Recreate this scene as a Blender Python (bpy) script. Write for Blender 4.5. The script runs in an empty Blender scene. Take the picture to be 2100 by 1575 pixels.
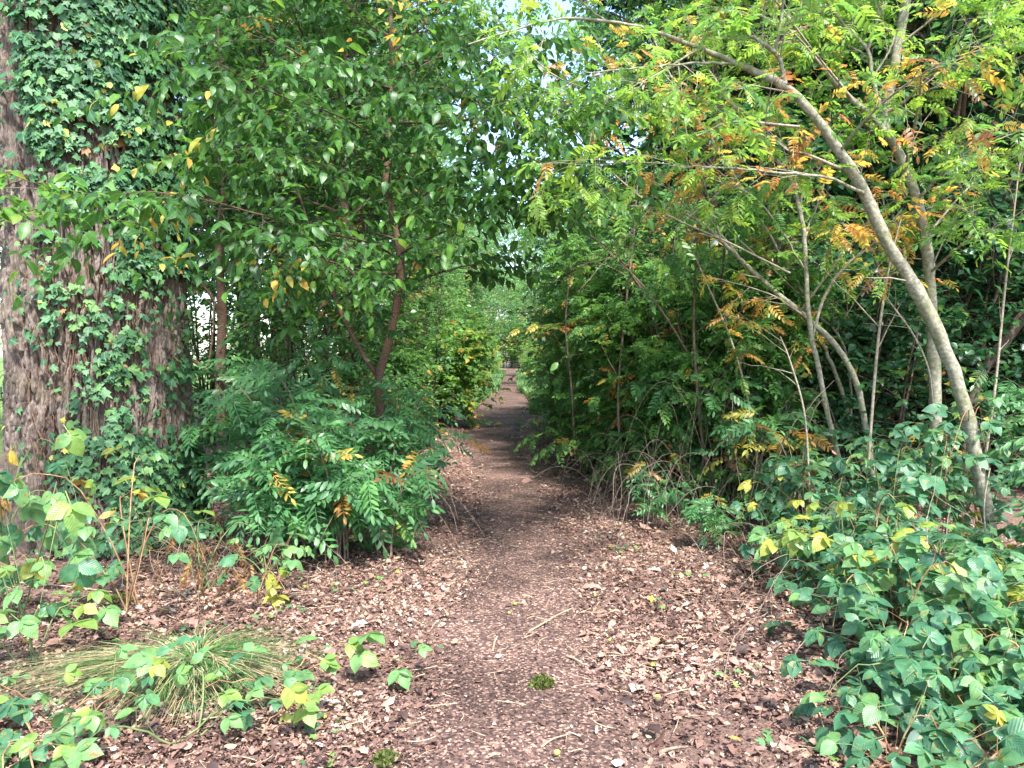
import bpy, math
import numpy as np
R = math.radians
sc = bpy.context.scene
COL = sc.collection

# ------------------------------------------------------------------ camera, sky, sun
FPX, PITCH, CZ = 1577.0, R(2.09), 1.55          # focal length in photo pixels (2100 wide)
cd = bpy.data.cameras.new('camera'); cam = bpy.data.objects.new('camera', cd); COL.objects.link(cam)
cam.location = (0, 0, CZ); cam.rotation_euler = (R(90) - PITCH, 0, 0)
cd.sensor_width = 36; cd.lens = 36 * FPX / 2100; cd.clip_start = 0.05; cd.clip_end = 3000
sc.camera = cam
SUN_EL, SUN_AZ = R(56), R(158)                   # azimuth from +Y clockwise: behind and right of the viewer
w = bpy.data.worlds.new('World'); sc.world = w; w.use_nodes = True
nt = w.node_tree; nt.nodes.clear()
sky = nt.nodes.new('ShaderNodeTexSky'); sky.sky_type = 'NISHITA'; sky.sun_disc = False
sky.sun_elevation = SUN_EL; sky.sun_rotation = SUN_AZ; sky.air_density = 1.0; sky.dust_density = 1.2; sky.ozone_density = 1.0
bg = nt.nodes.new('ShaderNodeBackground'); bg.inputs['Strength'].default_value = 0.15
wo = nt.nodes.new('ShaderNodeOutputWorld')
nt.links.new(sky.outputs[0], bg.inputs['Color']); nt.links.new(bg.outputs[0], wo.inputs['Surface'])
sl = bpy.data.lights.new('sun', 'SUN'); sl.energy = 3.2; sl.angle = R(4); sl.color = (1, 0.975, 0.945)
so = bpy.data.objects.new('sun', sl); COL.objects.link(so)
sd = np.array([math.sin(SUN_AZ) * math.cos(SUN_EL), math.cos(SUN_AZ) * math.cos(SUN_EL), math.sin(SUN_EL)])
from mathutils import Vector
so.rotation_euler = Vector(sd).to_track_quat('Z', 'Y').to_euler()
vs = sc.view_settings; vs.view_transform = 'Standard'; vs.look = 'None'; vs.exposure = 2.1; vs.gamma = 1
cy = sc.cycles; cy.max_bounces = 8; cy.diffuse_bounces = 5; cy.glossy_bounces = 2; cy.transmission_bounces = 6
cy.transparent_max_bounces = 4; cy.use_denoising = True; cy.sample_clamp_indirect = 6

# ------------------------------------------------------------------ helpers
UP = np.array([0, 0, 1.0])
_f = np.array([0, math.cos(PITCH), -math.sin(PITCH)]); _u = np.array([0, math.sin(PITCH), math.cos(PITCH)])
def ray(px, py):
    d = np.array([(px - 1050) / FPX, 0, 0]) + _u * (-(py - 787.5) / FPX) + _f
    return d / d[1]
def P(px, py, Y):
    return np.array([0, 0, CZ]) + ray(px, py) * Y
def nrm(a):
    return a / (np.linalg.norm(a, axis=-1, keepdims=True) + 1e-12)
def _h(ix, iy, iz, s):
    n = (ix.astype(np.int64) * 374761393 + iy.astype(np.int64) * 668265263 + iz.astype(np.int64) * 2147483647 + s * 1274126177) & 0xffffffff
    n = ((n ^ (n >> 13)) * 1274126177) & 0xffffffff
    n = ((n ^ (n >> 16)) * 2246822519) & 0xffffffff
    return ((n ^ (n >> 15)) & 0xffff) / 65535.0
def vnoise(p, s=0):                               # value noise, p (...,3) -> 0..1
    i = np.floor(p); f = p - i; f = f * f * (3 - 2 * f)
    x, y, z = i[..., 0], i[..., 1], i[..., 2]; out = 0
    for dx in (0, 1):
        for dy in (0, 1):
            for dz in (0, 1):
                wgt = (f[..., 0] if dx else 1 - f[..., 0]) * (f[..., 1] if dy else 1 - f[..., 1]) * (f[..., 2] if dz else 1 - f[..., 2])
                out = out + wgt * _h(x + dx, y + dy, z + dz, s)
    return out
def cellgap(p, s=0):                              # cellular noise: distance to the border between cells
    ip = np.floor(p); f1 = np.full(p.shape[:-1], 9.); f2 = f1.copy()
    for dx in (-1, 0, 1):
        for dy in (-1, 0, 1):
            for dz in (-1, 0, 1):
                c = ip + [dx, dy, dz]; x, y, z = c[..., 0], c[..., 1], c[..., 2]
                d = np.sqrt((x + _h(x, y, z, s) - p[..., 0]) ** 2 + (y + _h(x, y, z, s + 50) - p[..., 1]) ** 2 + (z + _h(x, y, z, s + 90) - p[..., 2]) ** 2)
                f2 = np.minimum(f2, np.maximum(f1, d)); f1 = np.minimum(f1, d)
    return f2 - f1
def sstep(a, b, x):
    t = np.clip((x - a) / (b - a), 0, 1); return t * t * (3 - 2 * t)
# path centre and half width along y
PY = np.array([-5, 3, 4.3, 7, 10, 14, 18, 23, 27, 34, 60, 90, 160.])
PX = np.array([0.0, 0.03, .05, .08, -.05, -.45, -.35, -.22, -.15, -.15, -.1, -.1, -.1])
PW = np.array([.6, .52, .46, .42, .46, .55, .75, .95, .9, .5, .55, .55, .55])
def pathx(y): return np.interp(y, PY, PX)
def gz(x, y):
    x = np.asarray(x, float); y = np.asarray(y, float)
    p = np.stack([x * .45, y * .45, 0 * x], -1); q = np.stack([x * 1.3, y * 1.3, 0 * x + 4], -1)
    near = sstep(200, 20, np.abs(y)) * sstep(60, 8, np.abs(x))
    d = np.abs(x - pathx(y))
    h = ((vnoise(p, 3) - .5) * .16 + (vnoise(q, 5) - .5) * .05) * sstep(.5, 2.2, d) * near
    h = h + sstep(.4, 1.6, d) * .05 * near + .10 * np.exp(-((x + 3.2) ** 2 + (y - 6.2) ** 2) / 1.6)
    return h
def G(px, py):                                    # ground point under a photo pixel
    Y = CZ / max(1e-3, -(ray(px, py)[2]))
    q = P(px, py, Y)
    return np.array([q[0], q[1], float(gz(q[0], q[1]))])

def mesh_obj(name, V, faces_by_n, mats, parent=None, tone=None, uv=None, smooth=True):
    """faces_by_n: list of int arrays (F,n); tone: per-face floats in the same order; uv: per-loop (L,2)"""
    me = bpy.data.meshes.new(name)
    V = np.ascontiguousarray(V, np.float32); me.vertices.add(len(V)); me.vertices.foreach_set('co', V.ravel())
    faces_by_n = [f for f in faces_by_n if len(f)]
    nl = sum(f.size for f in faces_by_n); nf = sum(len(f) for f in faces_by_n)
    me.loops.add(nl); me.polygons.add(nf)
    me.loops.foreach_set('vertex_index', np.concatenate([f.ravel() for f in faces_by_n]).astype(np.int32))
    tot = np.concatenate([np.full(len(f), f.shape[1]) for f in faces_by_n]).astype(np.int32)
    st = np.concatenate([[0], np.cumsum(tot)[:-1]]).astype(np.int32)
    me.polygons.foreach_set('loop_start', st)
    me.polygons.foreach_set('use_smooth', np.full(nf, smooth, bool))
    if tone is not None:
        a = me.attributes.new('tone', 'FLOAT', 'FACE'); a.data.foreach_set('value', np.asarray(tone, np.float32))
    if uv is not None:
        l = me.uv_layers.new(name='UVMap'); l.data.foreach_set('uv', np.asarray(uv, np.float32).ravel())
    me.update(calc_edges=True)
    for m in (mats if isinstance(mats, (list, tuple)) else [mats]): me.materials.append(m)
    o = bpy.data.objects.new(name, me); COL.objects.link(o); o.parent = parent
    return o
def tag(o, label=None, cat=None, group=None, kind=None):
    if label: o['label'] = label
    if cat: o['category'] = cat
    if group: o['group'] = group
    if kind: o['kind'] = kind
    return o
def thing(name, label, cat, group=None, loc=(0, 0, 0)):
    o = bpy.data.objects.new(name, None); COL.objects.link(o); o.location = loc; o.empty_display_size = .2
    return tag(o, label, cat, group)
def dup(root, loc, rz, s, label, group=None):
    r = root.copy(); COL.objects.link(r); r.location = loc; r.rotation_euler = (0, 0, rz); r.scale = (s, s, s)
    r['label'] = label
    if group: r['group'] = group
    for ch in root.children:
        c = ch.copy(); COL.objects.link(c); c.parent = r
    return r

# tubes -----------------------------------------------------------------------------
class Tubes:
    def __init__(s): s.V = []; s.F = []; s.n = 0; s.T = []
    def add(s, pts, rad, sides=5, tone=.5):
        pts = np.asarray(pts, float); rad = np.asarray(rad, float)
        if pts.ndim == 2: pts = pts[None]; rad = rad[None]
        M, K, _ = pts.shape
        if M == 0: return
        t = np.empty_like(pts); t[:, 1:-1] = pts[:, 2:] - pts[:, :-2]; t[:, 0] = pts[:, 1] - pts[:, 0]; t[:, -1] = pts[:, -1] - pts[:, -2]
        t = nrm(t); mt = nrm(pts[:, -1] - pts[:, 0])
        ref = np.where(np.abs(mt[:, 2:3]) < .75, np.array([[0, 0, 1.]]), np.array([[1., 0, 0]]))[:, None, :]
        a = nrm(np.cross(t, ref)); b = np.cross(t, a)
        ang = np.arange(sides) * 2 * math.pi / sides
        ring = pts[:, :, None, :] + rad[:, :, None, None] * (a[:, :, None, :] * np.cos(ang)[None, None, :, None] + b[:, :, None, :] * np.sin(ang)[None, None, :, None])
        s.V.append(ring.reshape(-1, 3))
        base = s.n + (np.arange(M) * K * sides)[:, None, None] + (np.arange(K - 1) * sides)[None, :, None]
        j = np.arange(sides)[None, None, :]; j2 = (j + 1) % sides
        q = np.stack([base + j, base + j2, base + sides + j2, base + sides + j], -1).reshape(-1, 4)
        s.F.append(q); s.T.append(np.full(len(q), tone) if np.isscalar(tone) else np.repeat(tone, (K - 1) * sides)); s.n += M * K * sides
    def build(s, name, mat, parent):
        if not s.V: return None
        return mesh_obj(name, np.concatenate(s.V), [np.concatenate(s.F)], mat, parent, np.concatenate(s.T))

# leaf templates: base at origin, tip toward +Y, face up +Z ---------------------------
class Tpl:
    def __init__(s, V, F3, F4, U3, U4, D3=None, D4=None):
        s.V = np.array(V, float).reshape(-1, 3); s.F3 = np.array(F3, int).reshape(-1, 3); s.F4 = np.array(F4, int).reshape(-1, 4)
        s.U3 = np.array(U3, float).reshape(-1, 3, 2); s.U4 = np.array(U4, float).reshape(-1, 4, 2)
        s.D3 = np.zeros(len(s.F3)) if D3 is None else np.array(D3, float); s.D4 = np.zeros(len(s.F4)) if D4 is None else np.array(D4, float)
def leaf(rows, fold=.25, droop=.15, curl=0.0):
    """rows: (v, halfwidth) ; half width 0 = single vertex"""
    V = []; UVv = []; idx = []
    for v, wd in rows:
        z = -droop * v * v + curl * math.sin(v * 5)
        if wd <= 0: idx.append([len(V)]); V.append((0, v, z)); UVv.append((.5, v))
        else:
            idx.append([len(V), len(V) + 1, len(V) + 2])
            V += [(-wd, v, z + fold * wd), (0, v, z), (wd, v, z + fold * wd)]; UVv += [(.5 - wd, v), (.5, v), (.5 + wd, v)]
    F3, F4 = [], []
    for a, b in zip(idx[:-1], idx[1:]):
        if len(a) == 1 and len(b) == 3: F3 += [(a[0], b[1], b[0]), (a[0], b[2], b[1])]
        elif len(a) == 3 and len(b) == 1: F3 += [(a[0], a[1], b[0]), (a[1], a[2], b[0])]
        elif len(a) == 3: F4 += [(a[0], a[1], b[1], b[0]), (a[1], a[2], b[2], b[1])]
    U = np.array(UVv)
    return Tpl(V, F3, F4, [[U[k] for k in f] for f in F3], [[U[k] for k in f] for f in F4])
def xform(t, M3, off, d=0):
    return Tpl(t.V @ np.array(M3).T + np.array(off), t.F3, t.F4, t.U3, t.U4, t.D3 + d, t.D4 + d)
def merge(ts):
    V = []; F3 = []; F4 = []; n = 0
    for t in ts: V.append(t.V); F3.append(t.F3 + n); F4.append(t.F4 + n); n += len(t.V)
    return Tpl(np.concatenate(V), np.concatenate(F3), np.concatenate(F4), np.concatenate([t.U3 for t in ts]), np.concatenate([t.U4 for t in ts]),
               np.concatenate([t.D3 for t in ts]), np.concatenate([t.D4 for t in ts]))
def rot(az, pitch, roll):                         # leaf frame: yaw about Z, pitch about X, roll about Y
    ca, sa, cp, sp, cr, sr = math.cos(az), math.sin(az), math.cos(pitch), math.sin(pitch), math.cos(roll), math.sin(roll)
    Z = np.array([[ca, -sa, 0], [sa, ca, 0], [0, 0, 1]]); X = np.array([[1, 0, 0], [0, cp, -sp], [0, sp, cp]]); Y = np.array([[cr, 0, sr], [0, 1, 0], [-sr, 0, cr]])
    return Z @ X @ Y
def strip(pts, hw):                               # thin flat stalk
    V = []; F = []; 
    for p in pts: V += [(p[0] - hw, p[1], p[2]), (p[0] + hw, p[1], p[2])]
    for k in range(len(pts) - 1): F.append((2 * k, 2 * k + 1, 2 * k + 3, 2 * k + 2))
    return Tpl(V, [], F, [], [[(.5, .0)] * 4 for _ in F])
LOW = leaf([(0, 0), (.45, .25), (1, 0)], .3, .2)
LOWW = leaf([(0, 0), (.42, .33), (1, 0)], .3, .2)
OVATE = leaf([(0, 0), (.22, .21), (.55, .27), (.82, .15), (1, 0)], .28, .28)
OVATE2 = leaf([(0, 0), (.22, .22), (.55, .27), (.82, .14), (1, 0)], .12, .5, .03)
BROAD = leaf([(0, 0), (.15, .27), (.42, .38), (.7, .27), (.88, .11), (1, 0)], .22, .3)
def serr(rows, fold, droop):
    return leaf(rows, fold, droop)
BLEAF = leaf([(0, 0), (.07, .16), (.14, .28), (.18, .26), (.3, .37), (.34, .34), (.46, .38), (.5, .35), (.62, .33), (.66, .29), (.78, .21), (.82, .17), (.92, .07), (1, 0)], .2, .28)
def ivy_tpl(lob=.55, seed=0):
    r = np.random.default_rng(seed)
    A = r.normal(0, .06, 13) + np.radians([-150, -118, -92, -70, -48, -22, 0, 22, 48, 70, 92, 118, 150]); 
    rr = np.array([.36, .52, .44, .46, .70, .50, 1.0, .50, .70, .46, .44, .52, .36]) * np.array([1 + .12 * r.standard_normal() for _ in A])
    rr[[1, 11]] *= lob / .55
    c = np.array([0, .3, 0]); V = [c]
    for a, q in zip(A, rr): V.append((math.sin(a) * q * .62, .3 + math.cos(a) * q * .7, -.12 * q * q + (.05 if q < .45 else 0)))
    V.append((0, .12, .02))
    n = len(V); F = [(0, k + 1, k) for k in range(1, n - 1)] + [(0, 1, n - 1)]
    U = [[(.5 + V[k][0], V[k][1]) for k in f] for f in F]
    return Tpl(V, F, [], U, [])
IVY = [ivy_tpl(.55, 1), ivy_tpl(.8, 2), ivy_tpl(.35, 3), ivy_tpl(.2, 4), ivy_tpl(.6, 5)]
def rowan_tpl(pairs=6, seed=0, lf=LOW, droop=.35, wilt=0.0, lsize=.27, wid=1.0):
    r = np.random.default_rng(seed); ts = []
    zf = lambda v: -droop * v * v
    ts.append(strip([(0, v, zf(v)) for v in (0, .25, .5, .75, .92)], .006))
    for k in range(pairs):
        v = .16 + .76 * k / pairs; L = lsize * (.78 + .42 * math.sin(math.pi * (k + 1.2) / (pairs + 1))) 
        for s in (-1, 1):
            M = rot(-s * R(62 + r.normal(0, 6) - 8 * k / pairs), R(-10 - 60 * wilt + r.normal(0, 8)) , s * R(r.normal(8, 12))) @ np.diag([L * wid, L, L])
            ts.append(xform(lf, M, (0, v, zf(v)), r.normal(0, .03)))
    M = rot(0, R(-35 - 30 * wilt), 0) @ np.diag([lsize, lsize, lsize]); ts.append(xform(lf, M, (0, .93, zf(.93))))
    return merge(ts)
LFT = leaf([(0, 0), (.3, .17), (.72, .16), (1, 0)], .2, .15)
ROWAN = [rowan_tpl(6, 1, LFT), rowan_tpl(7, 2, LFT, .15, 0, .25), rowan_tpl(5, 3, LFT, .4), rowan_tpl(6, 4, LFT, .55, .15)]
ROWANLO = [rowan_tpl(5, 5, LOW, .35, 0, .3, 1.1), rowan_tpl(6, 6, LOW, .2, 0, .28, 1.1)]
WILT = [rowan_tpl(5, 7, LFT, .9, 1.0, .26), rowan_tpl(4, 8, LFT, .8, .8, .28)]
def bramble_tpl(seed, n5=False, lf=BLEAF):
    r = np.random.default_rng(seed); ts = [strip([(0, v, -.05 * v) for v in (0, .2, .42)], .012)]
    ts.append(xform(lf, rot(R(r.normal(0, 8)), R(-12 + r.normal(0, 10)), R(r.normal(0, 8))) @ np.diag([.62] * 3), (0, .42, -.03), .0))
    for s in (-1, 1):
        ts.append(xform(lf, rot(-s * R(68 + r.normal(0, 8)), R(-10 + r.normal(0, 12)), s * R(r.normal(0, 12))) @ np.diag([.52] * 3), (0, .38, -.02), r.normal(0, .03)))
        if n5: ts.append(xform(lf, rot(-s * R(125 + r.normal(0, 8)), R(-20 + r.normal(0, 12)), s * R(r.normal(0, 12))) @ np.diag([.4] * 3), (0, .36, -.02), r.normal(0, .03)))
    return merge(ts)
BRAM = [bramble_tpl(1), bramble_tpl(2), bramble_tpl(3, True), bramble_tpl(4, True)]
BRAMLO = [bramble_tpl(5, False, BROAD), bramble_tpl(6, False, BROAD)]

class Leaves:
    def __init__(s): s.b = []
    def add(s, tpls, pos, dr, nm, size, tone, rng):
        """pos, dr, nm (N,3); size, tone (N,)"""
        N = len(pos)
        if N == 0: return
        if not isinstance(tpls, list): tpls = [tpls]
        dr = nrm(dr); z = nrm(nm - (nm * dr).sum(-1, keepdims=True) * dr); x = np.cross(dr, z)
        M = np.stack([x, dr, z], -1) * np.asarray(size)[:, None, None] if np.ndim(size) else np.stack([x, dr, z], -1) * size
        tone = np.broadcast_to(tone, (N,)); k = rng.integers(0, len(tpls), N)
        for i, t in enumerate(tpls):
            m = k == i
            if m.any(): s.b.append((t, pos[m], M[m], tone[m]))
    def build(s, name, mat, parent=None):
        V = []; F3 = []; F4 = []; U3 = []; U4 = []; T3 = []; T4 = []; n = 0
        for t, p, M, tn in s.b:
            N = len(p); v = np.einsum('nij,kj->nki', M, t.V) + p[:, None, :]; V.append(v.reshape(-1, 3).astype(np.float32))
            off = n + (np.arange(N) * len(t.V))[:, None, None]
            F3.append((t.F3[None] + off).reshape(-1, 3)); F4.append((t.F4[None] + off).reshape(-1, 4))
            U3.append(np.broadcast_to(t.U3[None], (N,) + t.U3.shape).reshape(-1, 2)); U4.append(np.broadcast_to(t.U4[None], (N,) + t.U4.shape).reshape(-1, 2))
            T3.append((tn[:, None] + t.D3[None]).ravel()); T4.append((tn[:, None] + t.D4[None]).ravel())
            n += N * len(t.V)
        if not V: return None
        return mesh_obj(name, np.concatenate(V), [np.concatenate(F3), np.concatenate(F4)], mat, parent, np.clip(np.concatenate(T3 + T4), 0, 1), np.concatenate(U3 + U4))

def spline(ctrl, n):                              # Catmull-Rom through control rows
    c = np.asarray(ctrl, float); c = np.vstack([2 * c[0] - c[1], c, 2 * c[-1] - c[-2]]); m = len(c) - 3
    t = np.linspace(0, m - 1e-6, n); i = t.astype(int); f = (t - i)[:, None]
    p0, p1, p2, p3 = c[i], c[i + 1], c[i + 2], c[i + 3]
    return .5 * (2 * p1 + (p2 - p0) * f + (2 * p0 - 5 * p1 + 4 * p2 - p3) * f ** 2 + (3 * p1 - p0 - 3 * p2 + p3) * f ** 3)
def pxstem(rows, n=24):
    """rows of (px, py, depth, width in px) -> points (n,3), radii (n,)"""
    c = [list(P(a, b, Y)) + [wd * .34 * Y / FPX] for a, b, Y, wd in rows]
    q = spline(c, n); return q[:, :3], np.maximum(q[:, 3], .002)
def resample(p, r, K):
    t = np.linspace(0, len(p) - 1, K); i = np.minimum(t.astype(int), len(p) - 2); f = (t - i)[:, None]
    return p[i] * (1 - f) + p[i + 1] * f, r[i] * (1 - f[:, 0]) + r[i + 1] * f[:, 0]
def grow(par, rad, n, rng, t0=.2, t1=1., L=1., Lv=.35, ang=50, angv=12, K=5, droop=.1, planar=0., up=0., r0=.5, taper=.4, wig=.06, rmin=.0015):
    M, K0, _ = par.shape
    t = (t0 + (t1 - t0) * (np.arange(n)[None] + rng.random((M, n))) / n).ravel(); pi = np.repeat(np.arange(M), n)
    u = t * (K0 - 1); i = np.minimum(u.astype(int), K0 - 2); f = (u - i)[:, None]
    A, B = par[pi, i], par[pi, i + 1]; st = A * (1 - f) + B * f; tg = nrm(B - A)
    h = np.cross(tg, UP); bad = np.linalg.norm(h, axis=-1) < .25
    h[bad] = rng.standard_normal((bad.sum(), 3)) * [1, 1, 0]; h = nrm(np.cross(tg, nrm(np.cross(h, tg)))) ; v = np.cross(h, tg)
    alt = np.where(np.arange(len(t)) % 2 == 0, 0, math.pi)
    phi = np.where(rng.random(len(t)) < planar, alt + rng.normal(0, .25, len(t)), rng.random(len(t)) * 2 * math.pi)
    a = np.radians(rng.normal(ang, angv, len(t)))
    d = np.cos(a)[:, None] * tg + np.sin(a)[:, None] * (np.cos(phi)[:, None] * h + np.sin(phi)[:, None] * v) + up * UP
    d = nrm(d); LL = L * (1 - taper * t) * np.exp(rng.normal(0, Lv, len(t)))
    s = np.linspace(0, 1, K)
    pts = st[:, None] + d[:, None] * (LL[:, None] * s)[..., None]
    wob = np.cumsum(rng.normal(0, 1, (len(t), K, 3)), 1); wob -= wob[:, :1]
    pts = pts + wob * (wig * LL[:, None, None] / math.sqrt(K)) * s[None, :, None]
    pts[..., 2] -= droop * LL[:, None] * (s ** 2)[None]
    rr = (rad[pi, i]) * r0; rr = np.minimum(rr, LL * .012 + .001)
    return pts, np.maximum(rr[:, None] * (1 - .75 * s)[None], rmin * .6)
def leaves_on(L, tpls, tw, n, size, rng, tone, t0=.15, side=.8, fwd=.6, down=.15, sv=.2, nj=.35, bias=(0, 0, 1), keep=None):
    M, K, _ = tw.shape
    if M == 0: return
    t = (t0 + (1.02 - t0) * (np.arange(n)[None] + .6 * rng.random((M, n))) / n).ravel().clip(0, 1); pi = np.repeat(np.arange(M), n)
    u = t * (K - 1); i = np.minimum(u.astype(int), K - 2); f = (u - i)[:, None]
    A, B = tw[pi, i], tw[pi, i + 1]; st = A * (1 - f) + B * f; tg = nrm(B - A)
    h = nrm(np.cross(tg, UP) + rng.normal(0, .15, tg.shape)); sg = np.where(np.tile(np.arange(n), M) % 2 == 0, 1, -1)[:, None]
    d = tg * fwd + h * sg * side - UP * down + rng.normal(0, .22, tg.shape)
    nm = np.array(bias, float) + rng.normal(0, nj, tg.shape)
    tn = tone(st, rng) if callable(tone) else np.clip(rng.normal(tone[0], tone[1], len(st)), 0, 1)
    sz = size * np.exp(rng.normal(0, sv, len(st)))
    if keep is not None:
        m = keep(st); st, d, nm, sz, tn = st[m], d[m], nm[m], sz[m], tn[m]
    L.add(tpls, st, d, nm, sz, tn, rng)
def clear_path(p):                                # keep the walked corridor open
    d = np.abs(p[:, 0] - pathx(p[:, 1])); wd = np.interp(p[:, 1], [0, 6, 12, 20, 40], [1.3, .85, .62, .8, .95])
    return ~((d < wd) & (p[:, 2] < 2.15)) & ~((p[:, 1] < 2.2) & (np.abs(p[:, 0]) < 2.2))
def tonef(mean, sd, fy=0., ymean=.78, ysd=.08, clump=1.2, seed=0, green_hi=.58):
    """greens around mean, with clumps of turned leaves: fy = share of yellow, orange or brown ones"""
    def f(p, rng):
        g = np.clip(rng.normal(mean, sd, len(p)) + (vnoise(p * 1.7, seed + 9) - .5) * .25, 0, green_hi)
        c = vnoise(p * clump, seed) + .35 * rng.random(len(p)); th = np.quantile(c, 1 - fy) if fy > 0 and len(p) else 9
        y = np.clip(rng.normal(ymean, ysd, len(p)), .62, 1)
        return np.where(c > th, y, g)
    return f

# ------------------------------------------------------------------ materials
def new_mat(name):
    m = bpy.data.materials.new(name); m.use_nodes = True; t = m.node_tree; t.nodes.clear()
    return m, t, (lambda k, **kw: _node(t, k, kw))
def _node(t, k, kw):
    n = t.nodes.new('ShaderNode' + k)
    for a, b in kw.items(): setattr(n, a, b)
    return n
def ramp(t, stops):
    r = t.nodes.new('ShaderNodeValToRGB'); e = r.color_ramp.elements
    while len(e) > 1: e.remove(e[-1])
    e[0].position, e[0].color = stops[0][0], (*stops[0][1], 1)
    for p, c in stops[1:]:
        q = e.new(p); q.color = (*c, 1)
    return r
YEL = [(.60, (.17, .25, .04)), (.70, (.38, .36, .07)), (.78, (.46, .31, .06)), (.86, (.38, .19, .06)), (.93, (.24, .11, .05)), (1.0, (.14, .07, .04))]
def leaf_mat(name, greens, trans=.45, rough=.42, spec=.5, tval=1.7, thue=.485, pleat=0., rib=.0, extra=YEL, spots=0.):
    m, t, N = new_mat(name); Lk = t.links.new
    at = N('Attribute', attribute_name='tone')
    rp = ramp(t, greens + extra); Lk(at.outputs['Fac'], rp.inputs[0])
    uv = N('UVMap', uv_map='UVMap'); sx = N('SeparateXYZ'); Lk(uv.outputs[0], sx.inputs[0])
    a = N('Math', operation='SUBTRACT'); a.inputs[1].default_value = .5; Lk(sx.outputs[0], a.inputs[0])
    b = N('Math', operation='ABSOLUTE'); Lk(a.outputs[0], b.inputs[0])
    col = rp.outputs[0]
    if rib > 0:
        c = N('Math', operation='LESS_THAN'); c.inputs[1].default_value = .018; Lk(b.outputs[0], c.inputs[0])
        c2 = N('Math', operation='MULTIPLY'); c2.inputs[1].default_value = rib; Lk(c.outputs[0], c2.inputs[0])
        mx = N('MixRGB'); Lk(c2.outputs[0], mx.inputs[0]); Lk(col, mx.inputs[1]); mx.inputs[2].default_value = (.25, .33, .12, 1); col = mx.outputs[0]
    # blotches of wear
    g = N('NewGeometry'); nz = N('TexNoise'); nz.inputs['Scale'].default_value = 26; nz.inputs['Detail'].default_value = 2; Lk(g.outputs['Position'], nz.inputs['Vector'])
    mr = N('MapRange'); mr.inputs[1].default_value = .3; mr.inputs[2].default_value = .7; mr.inputs[3].default_value = .75; mr.inputs[4].default_value = 1.25; Lk(nz.outputs[0], mr.inputs[0])
    hs = N('HueSaturation'); Lk(mr.outputs[0], hs.inputs['Value']); Lk(col, hs.inputs['Color']); col = hs.outputs[0]
    if spots > 0:                                  # brown and yellowed blotches on worn leaves
        n5 = N('TexNoise'); n5.inputs['Scale'].default_value = 38; n5.inputs['Detail'].default_value = 4; Lk(g.outputs['Position'], n5.inputs['Vector'])
        for lo, hi_, cc in ((.60, .66, (.26, .27, .05)), (.665, .69, (.20, .10, .045))):
            m5 = N('MapRange'); m5.inputs[1].default_value = lo; m5.inputs[2].default_value = hi_; m5.inputs[4].default_value = spots; Lk(n5.outputs[0], m5.inputs[0])
            x5 = N('MixRGB'); Lk(m5.outputs[0], x5.inputs[0]); Lk(col, x5.inputs[1]); x5.inputs[2].default_value = (*cc, 1); col = x5.outputs[0]
    pr = N('BsdfPrincipled'); pr.inputs['Roughness'].default_value = rough; pr.inputs['Specular IOR Level'].default_value = spec; Lk(col, pr.inputs['Base Color'])
    tr = N('BsdfTranslucent'); h2 = N('HueSaturation'); h2.inputs['Hue'].default_value = thue; h2.inputs['Value'].default_value = tval; h2.inputs['Saturation'].default_value = 1.05
    Lk(col, h2.inputs['Color']); Lk(h2.outputs[0], tr.inputs['Color'])
    if pleat > 0:
        s1 = N('Math', operation='MULTIPLY'); s1.inputs[1].default_value = 1.1; Lk(b.outputs[0], s1.inputs[0])
        s2 = N('Math', operation='SUBTRACT'); Lk(sx.outputs[1], s2.inputs[0]); Lk(s1.outputs[0], s2.inputs[1])
        s3 = N('Math', operation='MULTIPLY'); s3.inputs[1].default_value = 52; Lk(s2.outputs[0], s3.inputs[0])
        s4 = N('Math', operation='SINE'); Lk(s3.outputs[0], s4.inputs[0])
        bp = N('Bump'); bp.inputs['Strength'].default_value = pleat; bp.inputs['Distance'].default_value = .004; Lk(s4.outputs[0], bp.inputs['Height']); Lk(bp.outputs[0], pr.inputs['Normal'])
    mix = N('MixShader'); mix.inputs[0].default_value = trans; Lk(pr.outputs[0], mix.inputs[1]); Lk(tr.outputs[0], mix.inputs[2])
    out = N('OutputMaterial'); Lk(mix.outputs[0], out.inputs[0]); return m
GR = lambda a, b, c: [(0, a), (.3, b), (.55, c)]
M_CHERRY = leaf_mat('cherry_leaf', GR((.022, .065, .018), (.04, .125, .024), (.085, .21, .03)), .42, .42, .38, rib=.3)
M_ROWAN = leaf_mat('rowan_leaf', GR((.04, .11, .03), (.09, .21, .04), (.20, .34, .05)), .5, .42, .5, tval=1.9, spots=.5)
M_ROWANB = leaf_mat('rowan_bush_leaf', GR((.04, .12, .045), (.075, .20, .07), (.12, .28, .08)), .42, .42, .5)
M_IVY = leaf_mat('ivy_leaf', GR((.025, .08, .038), (.05, .14, .06), (.095, .22, .075)), .2, .5, .28, rib=.5)
M_BRAM = leaf_mat('bramble_leaf', GR((.035, .11, .06), (.07, .19, .09), (.15, .29, .09)), .38, .4, .5, pleat=.2, rib=.12, spots=.75)
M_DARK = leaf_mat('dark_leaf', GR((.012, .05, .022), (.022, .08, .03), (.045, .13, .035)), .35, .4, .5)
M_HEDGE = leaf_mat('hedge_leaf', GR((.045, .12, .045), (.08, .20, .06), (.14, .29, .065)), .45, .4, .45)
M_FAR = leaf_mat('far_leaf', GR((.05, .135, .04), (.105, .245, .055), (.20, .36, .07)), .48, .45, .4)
M_GRASS = leaf_mat('grass_blade', GR((.03, .10, .03), (.06, .17, .045), (.14, .27, .08)), .35, .45, .4, extra=[(.62, (.35, .32, .13)), (.8, (.5, .40, .27)), (1, (.34, .22, .14))])
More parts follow.
